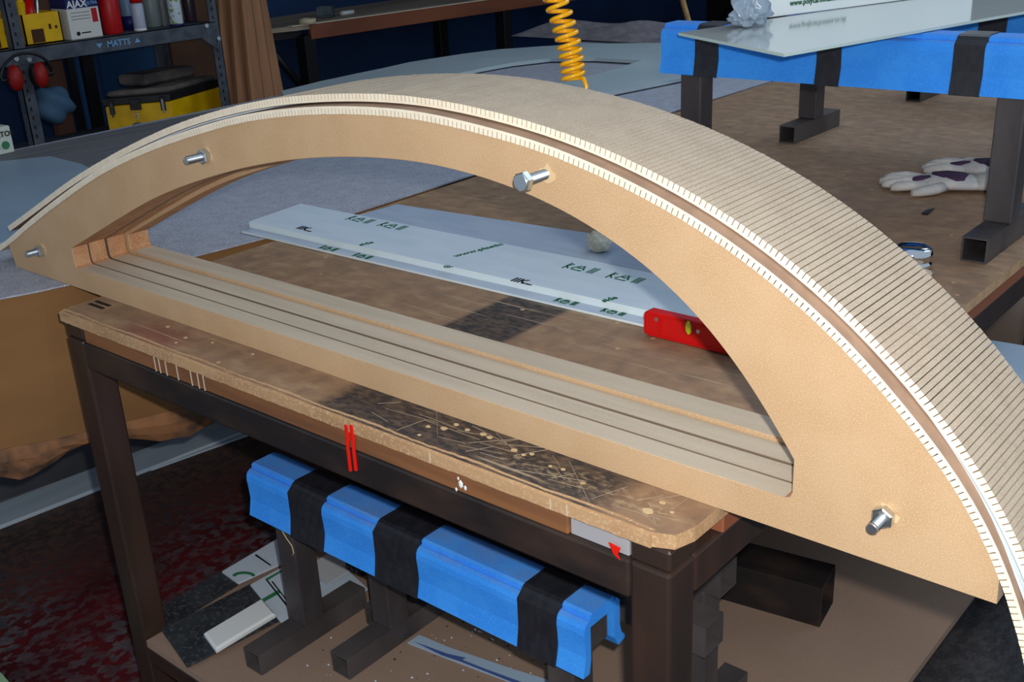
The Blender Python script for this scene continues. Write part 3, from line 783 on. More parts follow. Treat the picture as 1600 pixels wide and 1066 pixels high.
# crumpled film at its left
bm = B(); c = at('z', 1.2155, 1172, 40); rr = random.Random(5)
bmesh.ops.create_icosphere(bm, subdivisions=4, radius=1)
for v in bm.verts:
    k = 1 + .35 * math.sin(v.co.x * 7 + v.co.z * 5) * math.cos(v.co.y * 6) + .16 * math.sin(v.co.y * 15 + v.co.x * 9) * math.cos(v.co.z * 11)
    v.co = Vector((v.co.x * .028 * k, v.co.y * .05 * k, .024 + max(-1, v.co.z) * .024 * k if v.co.z < 0 else .024 + v.co.z * .05 * k * (1 - .3 * abs(v.co.x))))
    v.co.z = max(v.co.z, .001)
    v.co += c
tag(obj('crumpled_film', bm, 'film_bag', smooth=True, org=c), 'crumpled clear plastic film beside the white panels on the acrylic sheet', 'plastic film')
# ------------------------------------------------------------------ polycarbonate strips inside the arch
def sheet_thing(name, pts, z, th, mtop, medge, label, walls=False):
    t = empty(name, (pts[0][0], pts[0][1], z), label, 'sheet', 'film-covered plastic strips on the bench')
    bm = B(); prism(bm, [(x, y, z + th) for x, y in pts], (0, 0, -th), side_mi=1)
    obj('panel', bm, [mtop, medge], t)
    return t
zf = .8505
s1 = sheet_thing('plastic_strip_panel', [(-1.84, 1.283), (-.62, 1.30), (-.62, 1.42), (-1.85, 1.42)], zf, .004, 'film_clear', 'film_edge', 'bottom translucent plastic strip, its front edge sticking out under the white one')
s2 = sheet_thing('plastic_strip_panel', [(-1.846, 1.308), (-.62, 1.326), (-.62, 1.478), (-1.862, 1.458)], zf + .0042, .0125, 'film_blue', 'film_edge', 'thick pale blue plastic strip with green recycling prints, uppermost of the pile')
s3 = sheet_thing('plastic_strip_panel', [(-1.70, 1.47), (-.62, 1.50), (-.62, 1.67), (-1.69, 1.578)], zf, .0105, 'film_clear', 'film_edge', 'rear bluish plastic strip under the crumpled paper ball')
zt = zf + .0167
def tri_mark(parent, u, v, z, s=1.0, flip=1):
    """recycling triangle of three bent arrows between brackets"""
    c = at('z', z, u, v); ex = Vector((.99, .012, 0)); ey = Vector((0, 1, 0)); bm = B(); R_ = .019 * s
    def P(a, b): return c + ex * a * s + ey * b * s * flip
    def bar(a, b, w_=.0036):
        dd = (b - a); dd.normalize(); q = Vector((-dd.y, dd.x, 0)) * w_ * .5
        prism(bm, [a - q, b - q, b + q, a + q], (0, 0, .0003))
    T = [Vector((-.019, -.016, 0)), Vector((.019, -.016, 0)), Vector((0, .020, 0))]
    for i in range(3):
        a, b = T[i], T[(i + 1) % 3]; a2 = a.lerp(b, .16); b2 = a.lerp(b, .72)
        bar(P(a2.x, a2.y), P(b2.x, b2.y)); e = (b - a).normalized(); q = Vector((-e.y, e.x, 0))
        t1, t2, t3 = b2 + q * .005, b2 - q * .005, b2 + e * .008
        prism(bm, [P(t.x, t.y) for t in (t1, t2, t3)], (0, 0, .0003))
    bar(P(-.034, -.02), P(-.034, .02)); bar(P(-.034, 0), P(-.022, -.016)); bar(P(-.034, 0), P(-.024, .014))
    for k in (.03, .0365, .043): bar(P(k, -.018), P(k, .018), .003)
    bar(P(-.006, 0), P(.006, 0), .005)
    return obj('print_mark', bm, 'print_green', parent)
for u, v in ((562, 343), (612, 353), (906, 419), (975, 434)): tri_mark(s2, u, v, zt, .78)
text('print_mark', 'IIK', .026, 'print_black', s2, at('z', zt, 474, 357), (1, .01, 0), (0, 1, 0))
text('print_mark', 'IIK', .026, 'print_black', s2, at('z', zt, 812, 439), (1, .01, 0), (0, 1, 0))
for u, v in ((480, 361), (822, 444)): text('print_mark', 'SYSTEMS', .006, 'print_black', s2, at('z', zt, u, v), (1, .01, 0), (0, 1, 0))
for u, v in ((572, 381), (952, 468)): text('print_mark', 'side', .018, 'print_green', s2, at('z', zt, u, v), (.3, 1, 0), (-1, .3, 0))
text('print_mark', 'www.plastic', .018, 'print_green', s2, at('z', zt, 748, 391), (.25, 1, 0), (-1, .25, 0), sx=1.2)
text('print_mark', 'Gr', .016, 'print_green', s2, at('z', zt, 700, 417), (1, .3, 0), (-.3, 1, 0))
for u, v in ((513, 388), (566, 400), (884, 471), (958, 487)): tri_mark(s1, u, v, zf + .0041, .5)
# crumpled paper
bm = B(); c = Vector((-1.128, 1.535, zf + .0112)); rr = random.Random(11)
bmesh.ops.create_icosphere(bm, subdivisions=3, radius=1)
for v in bm.verts:
    k = 1 + .16 * math.sin(v.co.x * 6 + 1) * math.cos(v.co.y * 7 + v.co.z * 5) + rr.uniform(-.07, .07)
    v.co = c + Vector((v.co.x * .023 * k, v.co.y * .022 * k, max(0.0005, .019 + v.co.z * .019 * k)))
tag(obj('crumpled_paper', bm, 'paper', org=c), 'crumpled ball of white paper on the rear plastic strip', 'paper ball')
# spirit level
lv = empty('spirit_level', (-.75, 1.277, .8505), 'short red spirit level with lime vials lying beside the plastic strips', 'spirit level')
bm = B(); zb_ = .8515
prof = [(-.852, zb_ + .004), (-.846, zb_), (-.632, zb_), (-.625, zb_ + .004), (-.625, zb_ + .034), (-.636, zb_ + .040), (-.845, zb_ + .040), (-.852, zb_ + .036)]
prism(bm, [(x, 1.268, z) for x, z in prof], (0, .017, 0), bev=.0018); obj('body', bm, 'red', lv)
bm = B()
for (x0, x1, z0_, z1_) in ((-.850, -.826, .006, .034), (-.822, -.70, .006, .034)):
    for a_, b_, c_, d_ in ((x0, x1, z0_ - .002, z0_), (x0, x1, z1_, z1_ + .002), (x0 - .001, x0 + .001, z0_, z1_), (x1 - .001, x1 + .001, z0_, z1_)):
        box(bm, a_, b_, 1.2665, 1.269, zb_ + c_, zb_ + d_)
obj('rim', bm, 'red', lv, label='raised red ribs')
p = at('y', 1.268, 1076, 512); bm = B(); bmesh.ops.create_uvsphere(bm, u_segments=20, v_segments=12, radius=1, matrix=Matrix.Translation((p.x, 1.269, p.z)) @ Matrix.Diagonal((.0055, .005, .0115, 1)))
obj('vial', bm, 'lime', lv, smooth=True, label='lime green vertical vial')
bm = B(); cyl(bm, (p.x, 1.2672, p.z), (p.x, 1.270, p.z), .012, 28); obj('vial_seat', bm, 'red_dull', lv)
p = at('y', 1.268, 1109, 505); bm = B(); bmesh.ops.create_uvsphere(bm, u_segments=20, v_segments=12, radius=1, matrix=Matrix.Translation((p.x, 1.269, p.z)) @ Matrix.Diagonal((.012, .005, .0055, 1)))
obj('vial', bm, 'lime', lv, smooth=True, label='lime green horizontal vial')
for u, v in ((1026, 499), (1091, 518)):
    p = at('y', 1.268, u, v); bm = B(); cyl(bm, (p.x, 1.2665, p.z), (p.x, 1.269, p.z), .003, 14); obj('rivet', bm, 'zinc', lv)
# ------------------------------------------------------------------ items on bench, right
cr = empty('foil_roll', (-.652, 1.772, .8505), 'shiny chrome roll lying on the bench behind the kerfed skin', 'roll')
bm = B(); lathe(bm, (-.652, 1.772, .8505), [(.030, 0), (.033, .002), (.0335, .010), (.031, .012), (.031, .015), (.0335, .017), (.0335, .027), (.031, .033), (.022, .037), (.008, .038)], 40); obj('body', bm, 'chrome', cr, smooth=True)
bm = B(); lathe(bm, (-.628, 1.742, .8505), [(.022, 0), (.022, .003), (.020, .0035)], 30); tag(obj('pale_disc', bm, 'pale_spot', org=(-.628, 1.742, .8505)), 'flat pale disc on the bench beside the chrome roll', 'disc')
def glove(name, ox, oy, rz, s, label, flipx=1, purple=True, zofs=0.0):
    t = empty(name, (ox, oy, .8505 + zofs), label, 'glove', None, rz)
    def blob(bm, pts):   # chain of ellipsoid-like sections
        tube_pts = pts; rings = []; n = 12
        for i, (x, y, z, rx, rz_) in enumerate(pts):
            a = Vector(pts[max(i - 1, 0)][:3]); b = Vector(pts[min(i + 1, len(pts) - 1)][:3]); t_ = (b - a).normalized()
            side = Vector((-t_.y, t_.x, 0)).normalized()
            rings.append([bm.verts.new(Vector((x, y, z)) + side * rx * math.cos(2 * math.pi * k / n) + Vector((0, 0, 1)) * rz_ * math.sin(2 * math.pi * k / n)) for k in range(n)])
        for a, b in zip(rings, rings[1:]):
            for k in range(n): bm.faces.new((a[k], a[(k + 1) % n], b[(k + 1) % n], b[k])).smooth = True
        bm.faces.new(list(reversed(rings[0]))); bm.faces.new(rings[-1])
    fx = flipx
    bm = B()
    blob(bm, [(0, .0, .014, .030, .010), (.03 * s, 0, .016, .042, .014), (.06 * s, 0, .017, .048, .016), (.095 * s, 0, .016, .046, .015), (.125 * s, 0, .014, .038, .013)])
    for k, (yy, L_, an) in enumerate(((-.032, .055, -.16), (-.011, .072, -.04), (.011, .076, .06), (.032, .066, .18))):
        c_, s_ = math.cos(an), math.sin(an); x0 = .005
        blob(bm, [(x0 + .02, fx * yy, .013, .010, .009), (x0 - L_ * .3 * c_, fx * (yy + .0 + L_ * .3 * s_), .014 + .003 * (k % 2), .012, .0105), (x0 - L_ * .75 * c_, fx * (yy + L_ * .75 * s_), .0125, .011, .010), (x0 - L_ * .97 * c_, fx * (yy + L_ * .97 * s_), .010, .007, .006)])
    blob(bm, [(.055 * s, fx * -.036, .013, .013, .011), (.035, fx * -.058, .013, .013, .011), (.01, fx * -.072, .011, .011, .0095), (-.008, fx * -.078, .009, .006, .006)])
    obj('palm', bm, 'glove', t, local=True, label='off-white fabric hand')
    if purple:
        bm = B(); blob(bm, [(.035, .012, .0235, .02, .0085), (.06, .005, .026, .034, .009), (.088, -.002, .0255, .036, .0085), (.102, -.006, .024, .03, .007)]); blob(bm, [(-.01, -.012, .0205, .008, .004), (.012, -.012, .0235, .012, .006), (.03, -.010, .0245, .012, .006)])
        obj('patch', bm, 'glove_purple', t, local=True, label='purple leather patch')
    bm = B(); blob(bm, [(.118 * s, 0, .015, .040, .014), (.15 * s, .004, .018, .052, .017), (.185 * s, .008, .018, .060, .0165), (.187 * s, .008, .018, .050, .010)])
    obj('cuff', bm, 'glove' , t, local=True, label='wide off-white cuff')
    bm = B(); blob(bm, [(.152 * s, .004, .0195, .0525, .0175), (.170 * s, .006, .0195, .057, .018)])
    obj('cuff_band', bm, 'glove_purple', t, local=True, label='purple stripe on the cuff')
    return t
glove('work_glove', -.842, 2.262, .42, 1, 'white and purple work glove lying palm up in front of the trestle post', 1)
glove('work_glove', -.815, 2.43, .12, 1, 'white work glove lying behind the other one by the trestle post', -1, True)
bm = B(); pp = [at('z', .851, *p) for p in ((1440, 335), (1447, 330), (1460, 327), (1450, 336))]
prism(bm, pp, (0, 0, .003)); tag(obj('dark_scrap', bm, 'black_plastic', org=pp[0]), 'tiny dark scrap on the bench in front of the gloves', 'scrap')
# pale blue things beyond the bench on the right
bm = B(); a = at('z', .74, 1545, 531); b = a + (at('z', .74, 1660, 550) - a).normalized() * .34; d = a + Vector((.015, -.24, 0)); c = b + Vector((.015, -.24, 0))
prism(bm, [a, b, c, d], (0, 0, -.02)); bx = empty('blue_topped_stand', (a.x, a.y, 0), 'pale blue sheet topped stand beyond the right edge of the bench', 'stand')
obj('top_sheet', bm, 'sheet_blue', bx)
cc = (a + b + c + d) / 4; bm = B(); box(bm, b.x - .09, b.x - .04, b.y - .15, b.y - .10, .02, .719); box(bm, b.x - .2, b.x + .05, b.y - .22, b.y - .03, 0, .02); obj('pillar', bm, 'steel_black', bx)
c = at('z', .0, 1590, 495); bm = B(); bmesh.ops.create_icosphere(bm, subdivisions=3, radius=1); rr = random.Random(4)
for v in bm.verts:
    k = 1 + .3 * math.sin(v.co.x * 8) * math.cos(v.co.y * 7) + rr.uniform(-.1, .1)
    v.co = c + Vector((v.co.x * .24 * k, v.co.y * .24 * k, max(.002, .03 + v.co.z * .05 * k)))
tag(obj('film_heap', bm, mat('film_heap', (70, 74, 82), .2, trans=.2), org=c), 'dark crumpled plastic film on the floor beyond the bench', 'plastic film')
# ------------------------------------------------------------------ things on the lower shelf
zs = .2005
bt = empty('box_section', (-.70, 1.64, zs), 'thick black steel box section lying on the lower shelf at right', 'steel tube', None, math.radians(9))
bm = B(); hollow(bm, 'x', -.75, 0, .0, .042, .042, .042, .003); obj('tube', bm, 'steel_black', bt, local=True)
def flat(name, px, th, mt, label, cat, z=zs, bev=0, group=None):
    pts = [at('z', z + th, *p) for p in px]
    bm = B(); prism(bm, pts, (0, 0, -th), bev=bev)
    c = sum(pts, Vector()) / len(pts)
    return tag(obj(name, bm, mt, org=(c.x, c.y, z)), label, cat, group)
zc = zs
flat('slate_tile', [(218, 967), (346, 893), (372, 911), (255, 983)], .006, 'slate', 'dark grey tile on the lower shelf, the rear left one', 'tile')
flat('slate_tile', [(253, 984), (392, 912), (440, 965), (292, 1040)], .006, 'slate', 'dark grey tile on the lower shelf, under the white offcut', 'tile', z=zs + .0062)
flat('white_offcut', [(318, 988), (409, 934), (430, 958), (337, 1014)], .014, 'white', 'white chamfered strip offcut lying on the front dark tile', 'offcut', z=zs + .0126, bev=.004)
def card(px, th, label, z, marks=(), lines=()):
    o = flat('printed_card', px, th, mat('card_blue', (196, 208, 222), .5), label, 'card', z)
    for k, (pxl, mt) in enumerate(marks):
        pts = [at('z', z + th + .0004, *p) for p in pxl]; bm = B(); prism(bm, pts, (0, 0, -.0004))
        obj('print_mark', bm, mt, None).parent = o
        bpy.data.objects[-1] if 0 else None
    return o
def pmark(parent, px, z, mt, name='print_mark', label=None):
    pts = [at('z', z + .0005, *p) for p in px]; bm = B(); prism(bm, pts, (0, 0, -.0005)); return obj(name, bm, mt, parent, label=label)
c1 = card([(347, 893), (440, 838), (470, 850), (480, 862), (372, 911)], .004, 'printed card with green arc at the back left of the shelf', zs + .0063)
z_ = zs + .0103
pts = []
for k in range(9):
    a = math.pi * k / 8; pts.append((381 - 18 * math.cos(a), 900 - 7 * math.sin(a)))
for k in range(8, -1, -1):
    a = math.pi * k / 8; pts.append((381 - 13 * math.cos(a), 901 - 4.0 * math.sin(a)))
pmark(c1, pts, z_, 'green')
pmark(c1, [(398, 868), (400, 866), (424, 883), (422, 884)], z_, 'print_black')
c2 = card([(391, 914), (445, 884), (470, 905), (458, 958), (442, 976)], .003, 'printed card with green stripe beside the white offcut', zs + .0130)
z_ = zs + .0160
pmark(c2, [(408, 937), (436, 921), (439, 926), (412, 941)], z_, 'green'); pmark(c2, [(414, 905), (445, 888), (446, 890), (418, 907)], z_, 'green')
pmark(c2, [(415, 906), (417, 905), (457, 955), (455, 957)], z_, 'print_black'); pmark(c2, [(424, 909), (426, 908), (452, 942), (450, 942)], z_, 'print_black')
flat('grey_card', [(488, 880), (545, 845), (566, 862), (566, 878), (512, 912), (490, 897)], .004, mat('card_grey', (186, 188, 194), .6), 'plain grey card on the lower shelf between the trestle posts', 'card', zs + .0105)
flat('blue_card', [(500, 940), (488, 900), (512, 914), (545, 893), (575, 920), (560, 930)], .003, mat('card_b3', (186, 202, 218), .5), 'pale blue card in front of the grey card on the shelf', 'card', zs + .001)
flat('blue_card', [(485, 868), (480, 815), (520, 833), (500, 850)], .003, mat('card_b4', (180, 196, 212), .5), 'pale blue card at the back left behind the first trestle post', 'card', zs + .001)
flat('blue_card', [(635, 888), (642, 893), (672, 908), (655, 918), (640, 925), (612, 880)], .003, mat('card_b5', (186, 200, 216), .5), 'pale blue card just right of the dark trestle posts', 'card', zs + .001)
c = at('z', zs + .012, 562, 896); bm = B(); box(bm, c.x - .03, c.x + .02, c.y - .012, c.y + .012, zs + .015, zs + .033, .003)
for k in range(3): box(bm, c.x - .022 + k * .014, c.x - .016 + k * .014, c.y - .0135, c.y - .011, zs + .019, zs + .03)
tag(obj('black_clip', bm, 'black_plastic', org=(c.x, c.y, zs + .015)), 'small black plastic clip behind the dark trestle posts', 'clip')
st = flat('laminate_strip', [(637, 1004), (655, 992), (700, 1011), (800, 1045), (900, 1076), (960, 1100), (900, 1110), (800, 1066), (720, 1036)], .003, mat('lam_blue', (160, 182, 205), .4), 'pale blue strip with navy stripes on the shelf below the blue trestle', 'strip', zs)
pmark(st, [(648, 1003), (700, 1022), (728, 1028), (722, 1031), (760, 1046), (840, 1075), (835, 1080), (720, 1034), (690, 1024)], zs + .0032, mat('stripe', (70, 92, 150), .5))
# debris
bm = B(); rr = random.Random(9)
for k in range(230):
    if k < 110: u, v = rr.gauss(815, 32), rr.gauss(985, 11)
    else: u, v = rr.uniform(480, 900), rr.uniform(950, 1066)
    p = at('z', zs, u, v); r = rr.uniform(.0006, .0022) * (1.7 if k < 50 else 1)
    if p.y < YF + .06 or p.x < XL + .08 or p.x > -.6: continue
    if any(abs(p.x - qx) < .030 and abs(p.y - qy) < .135 for qx, qy in ((-1.435, 1.02), (-.815, 1.02), (-1.30, 1.107), (-.68, 1.107), (-1.353, 1.237), (-.733, 1.237))): continue
    bmesh.ops.create_icosphere(bm, subdivisions=0 if 0 else 1, radius=r, matrix=Matrix.Translation((p.x, p.y, zs + r * .5)) @ Matrix.Diagonal((1.3, 1, .5, 1)))
    for f in bm.faces[-20:]: pass
for i, f in enumerate(bm.faces): f.material_index = ((i // 20) * 7919) % 3
tag(obj('debris', bm, ['white', 'black_plastic', 'film_blue'], org=(-1.0, .95, zs)), 'scattered plastic crumbs and swarf on the lower shelf', 'debris', kind='stuff')
# string hanging on the first post
bm = B(); pts = [at('y', .993, *p) for p in ((435, 792), (437, 815), (441, 830), (448, 842), (456, 853), (459, 864), (457, 868))]
tube(bm, pts, .0009, 6); tag(obj('thread', bm, 'glue', org=pts[0]), 'pale loose thread hanging on the left post of the blue trestle', 'thread')
# ------------------------------------------------------------------ coiled air hose
ha, hb = at('y', 1.45, 876, -2), at('y', 1.45, 897, 118)
topp = ha + (ha - hb).normalized() * .35 + Vector((0, 0, .35))
bm = B(); pts = []
L = (hb - ha).length; turns = []
dax = (hb - ha).normalized(); dax = at('y', 1.45, 888, 122) - at('y', 1.45, 868, 0); Ltot = dax.length; dax.normalize()
e1 = RIGHT - dax * RIGHT.dot(dax); e1.normalize(); e2 = dax.cross(e1)
start = at('y', 1.45, 868, 0) - dax * .45
s_ = 0; ang = 0; N = 0
total = .45 + Ltot
while s_ < total:
    f = s_ / total
    pitch = .0175 if s_ < .45 else .0175 - .0070 * ((s_ - .45) / Ltot)
    for k in range(24):
        a = 2 * math.pi * k / 24; q = s_ + pitch * k / 24
        bend = e1 * (.010 * math.sin(max(0, (q - .45)) / Ltot * 2.2))
        pts.append(start + dax * q + bend + e1 * .0175 * math.cos(a) + e2 * .0175 * math.sin(a))
    s_ += pitch
last = pts[-1]; pts += [last + e1 * .004 - Vector((0, 0, .008)) + dax * .006, last + dax * .02, last + dax * .16]
tube(bm, pts, .0036, 8)
tag(obj('air_hose', bm, 'yellow_hose', org=start), 'coiled yellow air hose hanging above the arched former', 'hose')
# ------------------------------------------------------------------ shelving unit on the left
XS = -3.6
su = empty('shelving_unit', (-3.8, 2.1, 0), 'grey slotted-angle shelving unit holding cans and bins in the left background', 'shelving')
def angle_post(x, y, sy, sx):
    bm = B(); box(bm, x - .003 * sx, x, y - .02, y + .02, 0, 2.2); box(bm, x - .035 * sx, x, y - .02 if sy < 0 else y + .017, y - .017 if sy < 0 else y + .02, 0, 2.2)
    return obj('post', bm, 'shelf_grey', su)
yl = at('x', XS, 40, 120).y; yr = at('x', XS, 343, 90).y
posts = [angle_post(XS, yl, -1, 1), angle_post(XS, yr, 1, 1), angle_post(XS - .4, yl, -1, -1), angle_post(XS - .4, yr, 1, -1)]
bm = B()
for y in (yl, yr):
    for k in range(44): box(bm, XS - .001, XS + .0012, y - .006, y - .001, .6 + k * .03, .6 + k * .03 + .012)
obj('slot', bm, 'print_black', su, label='rows of dark slots in the front posts')
zsh = 1.070
bm = B(); box(bm, XS - .4, XS + .003, yl - .6, yr + .0, zsh - .003, zsh); box(bm, XS, XS + .003, yl - .6, yr + .0, zsh - .05, zsh)
box(bm, XS - .4, XS - .397, yl - .6, yr, zsh - .05, zsh)
obj('shelf', bm, 'shelf_grey', su)
bm = B(); prism(bm, [(XS + .004, yr - .005, zsh - .05), (XS + .004, yr - .005, zsh - .10), (XS + .004, yr - .07, zsh - .05)], (-.003, 0, 0)); obj('gusset', bm, 'shelf_grey', su)
for u, v in ((25, 92), (45, 93), (322, 40), (341, 60)):
    p = at('x', XS + .004, u, v); bm = B(); cyl(bm, (XS + .001, p.y, p.z), (XS + .009, p.y, p.z), .008, 8); obj('bolt', bm, 'zinc', su)
p0 = at('x', XS + .0035, 185, 64)
text('lettering', 'MATTS', .029, 'print_blue', su, (XS + .0035, p0.y, zsh - .026), (0, 1, 0), (0, 0, 1), sx=1.0)
for u, dn in ((154, 1), (215, -1)):
    p = at('x', XS + .0035, u, 64); s = .012; bm = B()
    prism(bm, [(XS + .0032, p.y - s, zsh - .026 + s * .6 * dn), (XS + .0032, p.y + s, zsh - .026 + s * .6 * dn), (XS + .0032, p.y, zsh - .026 - s * .7 * dn)], (.0006, 0, 0)); obj('arrow_mark', bm, 'print_blue', su)
def sy(u, x=-3.66): return at('x', x, u, 60).y
Zs = zsh + .0005
# yellow bins
def bin_(name, u0, u1, x, h, label):
    y0, y1 = sy(u0, x), sy(u1, x); t = empty(name, (x, (y0 + y1) / 2, Zs), label, 'bin', 'yellow picking bins')
    bm = B(); d_ = .22
    box(bm, x - d_, x, y0, y1, Zs, Zs + .004); box(bm, x - .004, x, y0, y1, Zs, Zs + h); box(bm, x - d_, x, y0, y0 + .004, Zs, Zs + h); box(bm, x - d_, x, y1 - .004, y1, Zs, Zs + h); box(bm, x - d_, x - d_ + .004, y0, y1, Zs, Zs + h + .02)
    obj('tray', bm, 'yellow', t)
    bm = B(); w_ = (y1 - y0); box(bm, x - .001, x + .0015, y0 + w_ * .18, y0 + w_ * .5, Zs + .006, Zs + h * .5); obj('recess', bm, 'bin_dark', t, label='dark cut-out')
    for q in (.66, .82):
        bm = B(); box(bm, x - .001, x + .0015, y0 + w_ * q, y0 + w_ * (q + .06), Zs + h * .45, Zs + h * (.62 if q < .7 else .55)); obj('slot', bm, 'bin_dark', t)
    return t
bin_('storage_bin', 40, 100, -3.64, .098, 'yellow storage bin with dark cut-out beside the white carton')
bin_('storage_bin', -32, 30, -3.64, .095, 'yellow storage bin at the left end of the shelf')
# contents of the bins: loose handles
for k, (u, mt, h, lab) in enumerate(((68, 'red', .135, 'red tool handle standing in the right yellow bin'), (54, 'yellow', .13, 'yellow tool handle standing in the right yellow bin'), (82, 'zinc', .17, 'bright metal tool standing in the right yellow bin'), (10, 'bin_orange', .15, 'brown tool handle standing in the left yellow bin'))):
    y = sy(u, -3.64); bm = B(); cyl(bm, (-3.72, y, Zs + .005), (-3.72, y + .015, Zs + h), .016 if mt != 'zinc' else .006, 14)
    cyl(bm, (-3.72, y + .015, Zs + h), (-3.72, y + .016, Zs + h + .012), .016 if mt != 'zinc' else .006, 14, .008 if mt != 'zinc' else .004)
    tag(obj('tool_handle', bm, mt, org=(-3.72, y, Zs + .005)), lab, 'tool')
y = sy(40, -3.9); bm = B(); lathe(bm, (-3.92, y, Zs), [(.05, 0), (.052, .01), (.052, .2), (.048, .21)], 24); tag(obj('paint_can', bm, 'bag_blue', org=(-3.92, y, Zs)), 'blue can behind the yellow bins', 'can')
# carton
y0, y1 = sy(112, -3.63), sy(162, -3.63)
ct = empty('carton', (-3.66, (y0 + y1) / 2, Zs), 'white carton with blue top band standing between yellow bin and red canister', 'carton')
bm = B(); box(bm, -3.73, -3.63, y0, y1, Zs, Zs + .130, .001); obj('box', bm, mat('carton_white', (206, 208, 204), .7), ct)
bm = B(); box(bm, -3.7305, -3.629, y0 - .0006, y1 + .0006, Zs + .100, Zs + .1306); obj('top_band', bm, 'navy', ct, label='dark blue band')
text('lettering', 'AJAX', .032, 'white', ct, (-3.6285, y0 + (y1 - y0) * .34, Zs + .113), (0, 1, 0), (0, 0, 1))
text('lettering', 'ULTRA', .014, 'print_blue', ct, (-3.6285, y0 + (y1 - y0) * .8, Zs + .113), (0, 1, 0), (0, 0, 1))
bm = B(); box(bm, -3.631, -3.6288, y0 + (y1 - y0) * .76, y0 + (y1 - y0) * .93, Zs + .05, Zs + .095); obj('label_patch', bm, 'red_dull', ct, label='small red patch')
bm = B()
for k, zz in enumerate((.085, .074, .064)): box(bm, -3.631, -3.6293, y0 + .012, y0 + (y1 - y0) * .7, Zs + zz, Zs + zz + .0015)
obj('print_mark', bm, 'print_black', ct)
bm = B(); cyl(bm, (-3.631, y0 + .028, Zs + .018), (-3.629, y0 + .028, Zs + .018), .007, 14); box(bm, -3.631, -3.6293, y0 + .04, y0 + .075, Zs + .017, Zs + .021); obj('print_mark', bm, 'print_black', ct)
def can(name, u, x, r, h, mt, label, cap=None, caph=.03, capr=None, band=None, cat='can', grp=None):
    y = sy(u, x); t = empty(name, (x, y, Zs), label, cat, grp)
    bm = B(); lathe(bm, (x, y, Zs), [(r * .94, 0), (r, .004), (r, h * .5), (r, h - .008), (r * .8, h)], 26); obj('body', bm, mt, t)
    if cap:
        cr_ = capr or r * .8; bm = B(); lathe(bm, (x, y, Zs + h), [(cr_, 0), (cr_, caph * .8), (cr_ * .85, caph)], 22); obj('cap', bm, cap, t)
    if band:
        z0_, z1_, bmt = band; bm = B(); lathe(bm, (x, y, Zs), [(r + .0006, z0_ * h), (r + .0006, z1_ * h)], 26); obj('label_band', bm, bmt, t)
    return t
can('canister', 179, -3.66, .034, .15, 'red_dull', 'tall red canister beside the white carton', 'white', .04, .018, cat='canister')
can('spray_can', 207, -3.72, .026, .125, mat('can_blue', (110, 140, 170), .4), 'pale blue and navy can behind the red canister', 'white', .03, .02, (0, .38, 'navy'))
can('spray_can', 222, -3.64, .0215, .095, mat('can_pale', (170, 178, 196), .35), 'small aerosol can with red cap on the shelf edge', 'red_dull', .026, .022, (0, .08, 'white'))
can('bottle', 243, -3.70, .034, .13, mat('bottle_grey', (112, 122, 122), .4), 'grey squat bottle behind the red-capped aerosol', 'black_plastic', .03, .016, cat='bottle')
can('bottle', 262, -3.68, .017, .15, 'glass_like', 'narrow clear glass bottle left of the patterned aerosol', 'zinc', .02, .009, cat='bottle')
can('spray_can', 280, -3.63, .024, .15, mat('can_pattern', (190, 204, 214), .35, (120, 140, 60), 60, lo=.55, hi=.6), 'white aerosol can with blue and yellow pattern', 'white', .03, .02, (.0, .05, 'navy'))
can('bottle', 303, -3.70, .022, .13, mat('bottle_dark', (52, 44, 54), .3), 'dark bottle near the right shelf post', 'black_plastic', .03, .012, cat='bottle')
can('bottle', 205, -3.85, .04, .17, mat('bottle_pale', (150, 160, 160), .5), 'pale bottle standing far back behind the cans', 'white', .03, .02, cat='bottle')
# ear defenders hung on the left post
ed = empty('ear_defenders', (XS + .02, yl, .92), 'red ear defenders with black headband hanging on the left shelf post', 'ear defenders')
c1_ = at('x', XS + .046, 24, 122); c2_ = at('x', XS + .046, 63, 117)
for c in (c1_, c2_):
    bm = B(); bmesh.ops.create_uvsphere(bm, u_segments=18, v_segments=12, radius=1, matrix=Matrix.Translation(c) @ Matrix.Diagonal((.026, .024, .042, 1))); obj('ear_cup', bm, 'red_dark', ed, smooth=True)
    bm = B(); bmesh.ops.create_uvsphere(bm, u_segments=16, v_segments=10, radius=1, matrix=Matrix.Translation(c + Vector((-.012, -.014 if c is c2_ else .014, 0))) @ Matrix.Diagonal((.022, .016, .038, 1))); obj('ear_cushion', bm, 'black_plastic', ed, smooth=True)
bm = B(); pts = []
for k in range(17):
    a = math.pi * k / 16; pts.append(Vector((XS + .046, (c1_.y + c2_.y) / 2 - math.cos(a) * .088, .985 + math.sin(a) * .075)))
pts = [c1_] + pts + [c2_ ]
tube(bm, pts, .005, 8); obj('headband', bm, 'black_plastic', ed, smooth=True)
# blue bag under
c = at('x', XS - .05, 84, 162); bm = B(); bmesh.ops.create_icosphere(bm, subdivisions=3, radius=1); rr = random.Random(2)
for v in bm.verts:
    k = 1 + .15 * math.sin(v.co.z * 5 + v.co.y * 4); v.co = c + Vector((v.co.x * .05 * k, v.co.y * .068 * k, v.co.z * .062 * k))
bgg = empty('hanging_bag', c, 'blue-grey cloth bag hanging below the shelf by the left post', 'bag')
obj('pouch', bm, 'bag_blue', bgg, smooth=True)
bm = B(); tube(bm, [c + Vector((0, -.02, .05)), c + Vector((0, -.005, .12)), Vector((c.x, c.y + .01, zsh - .05))], .004, 6); obj('strap', bm, 'black_plastic', bgg)
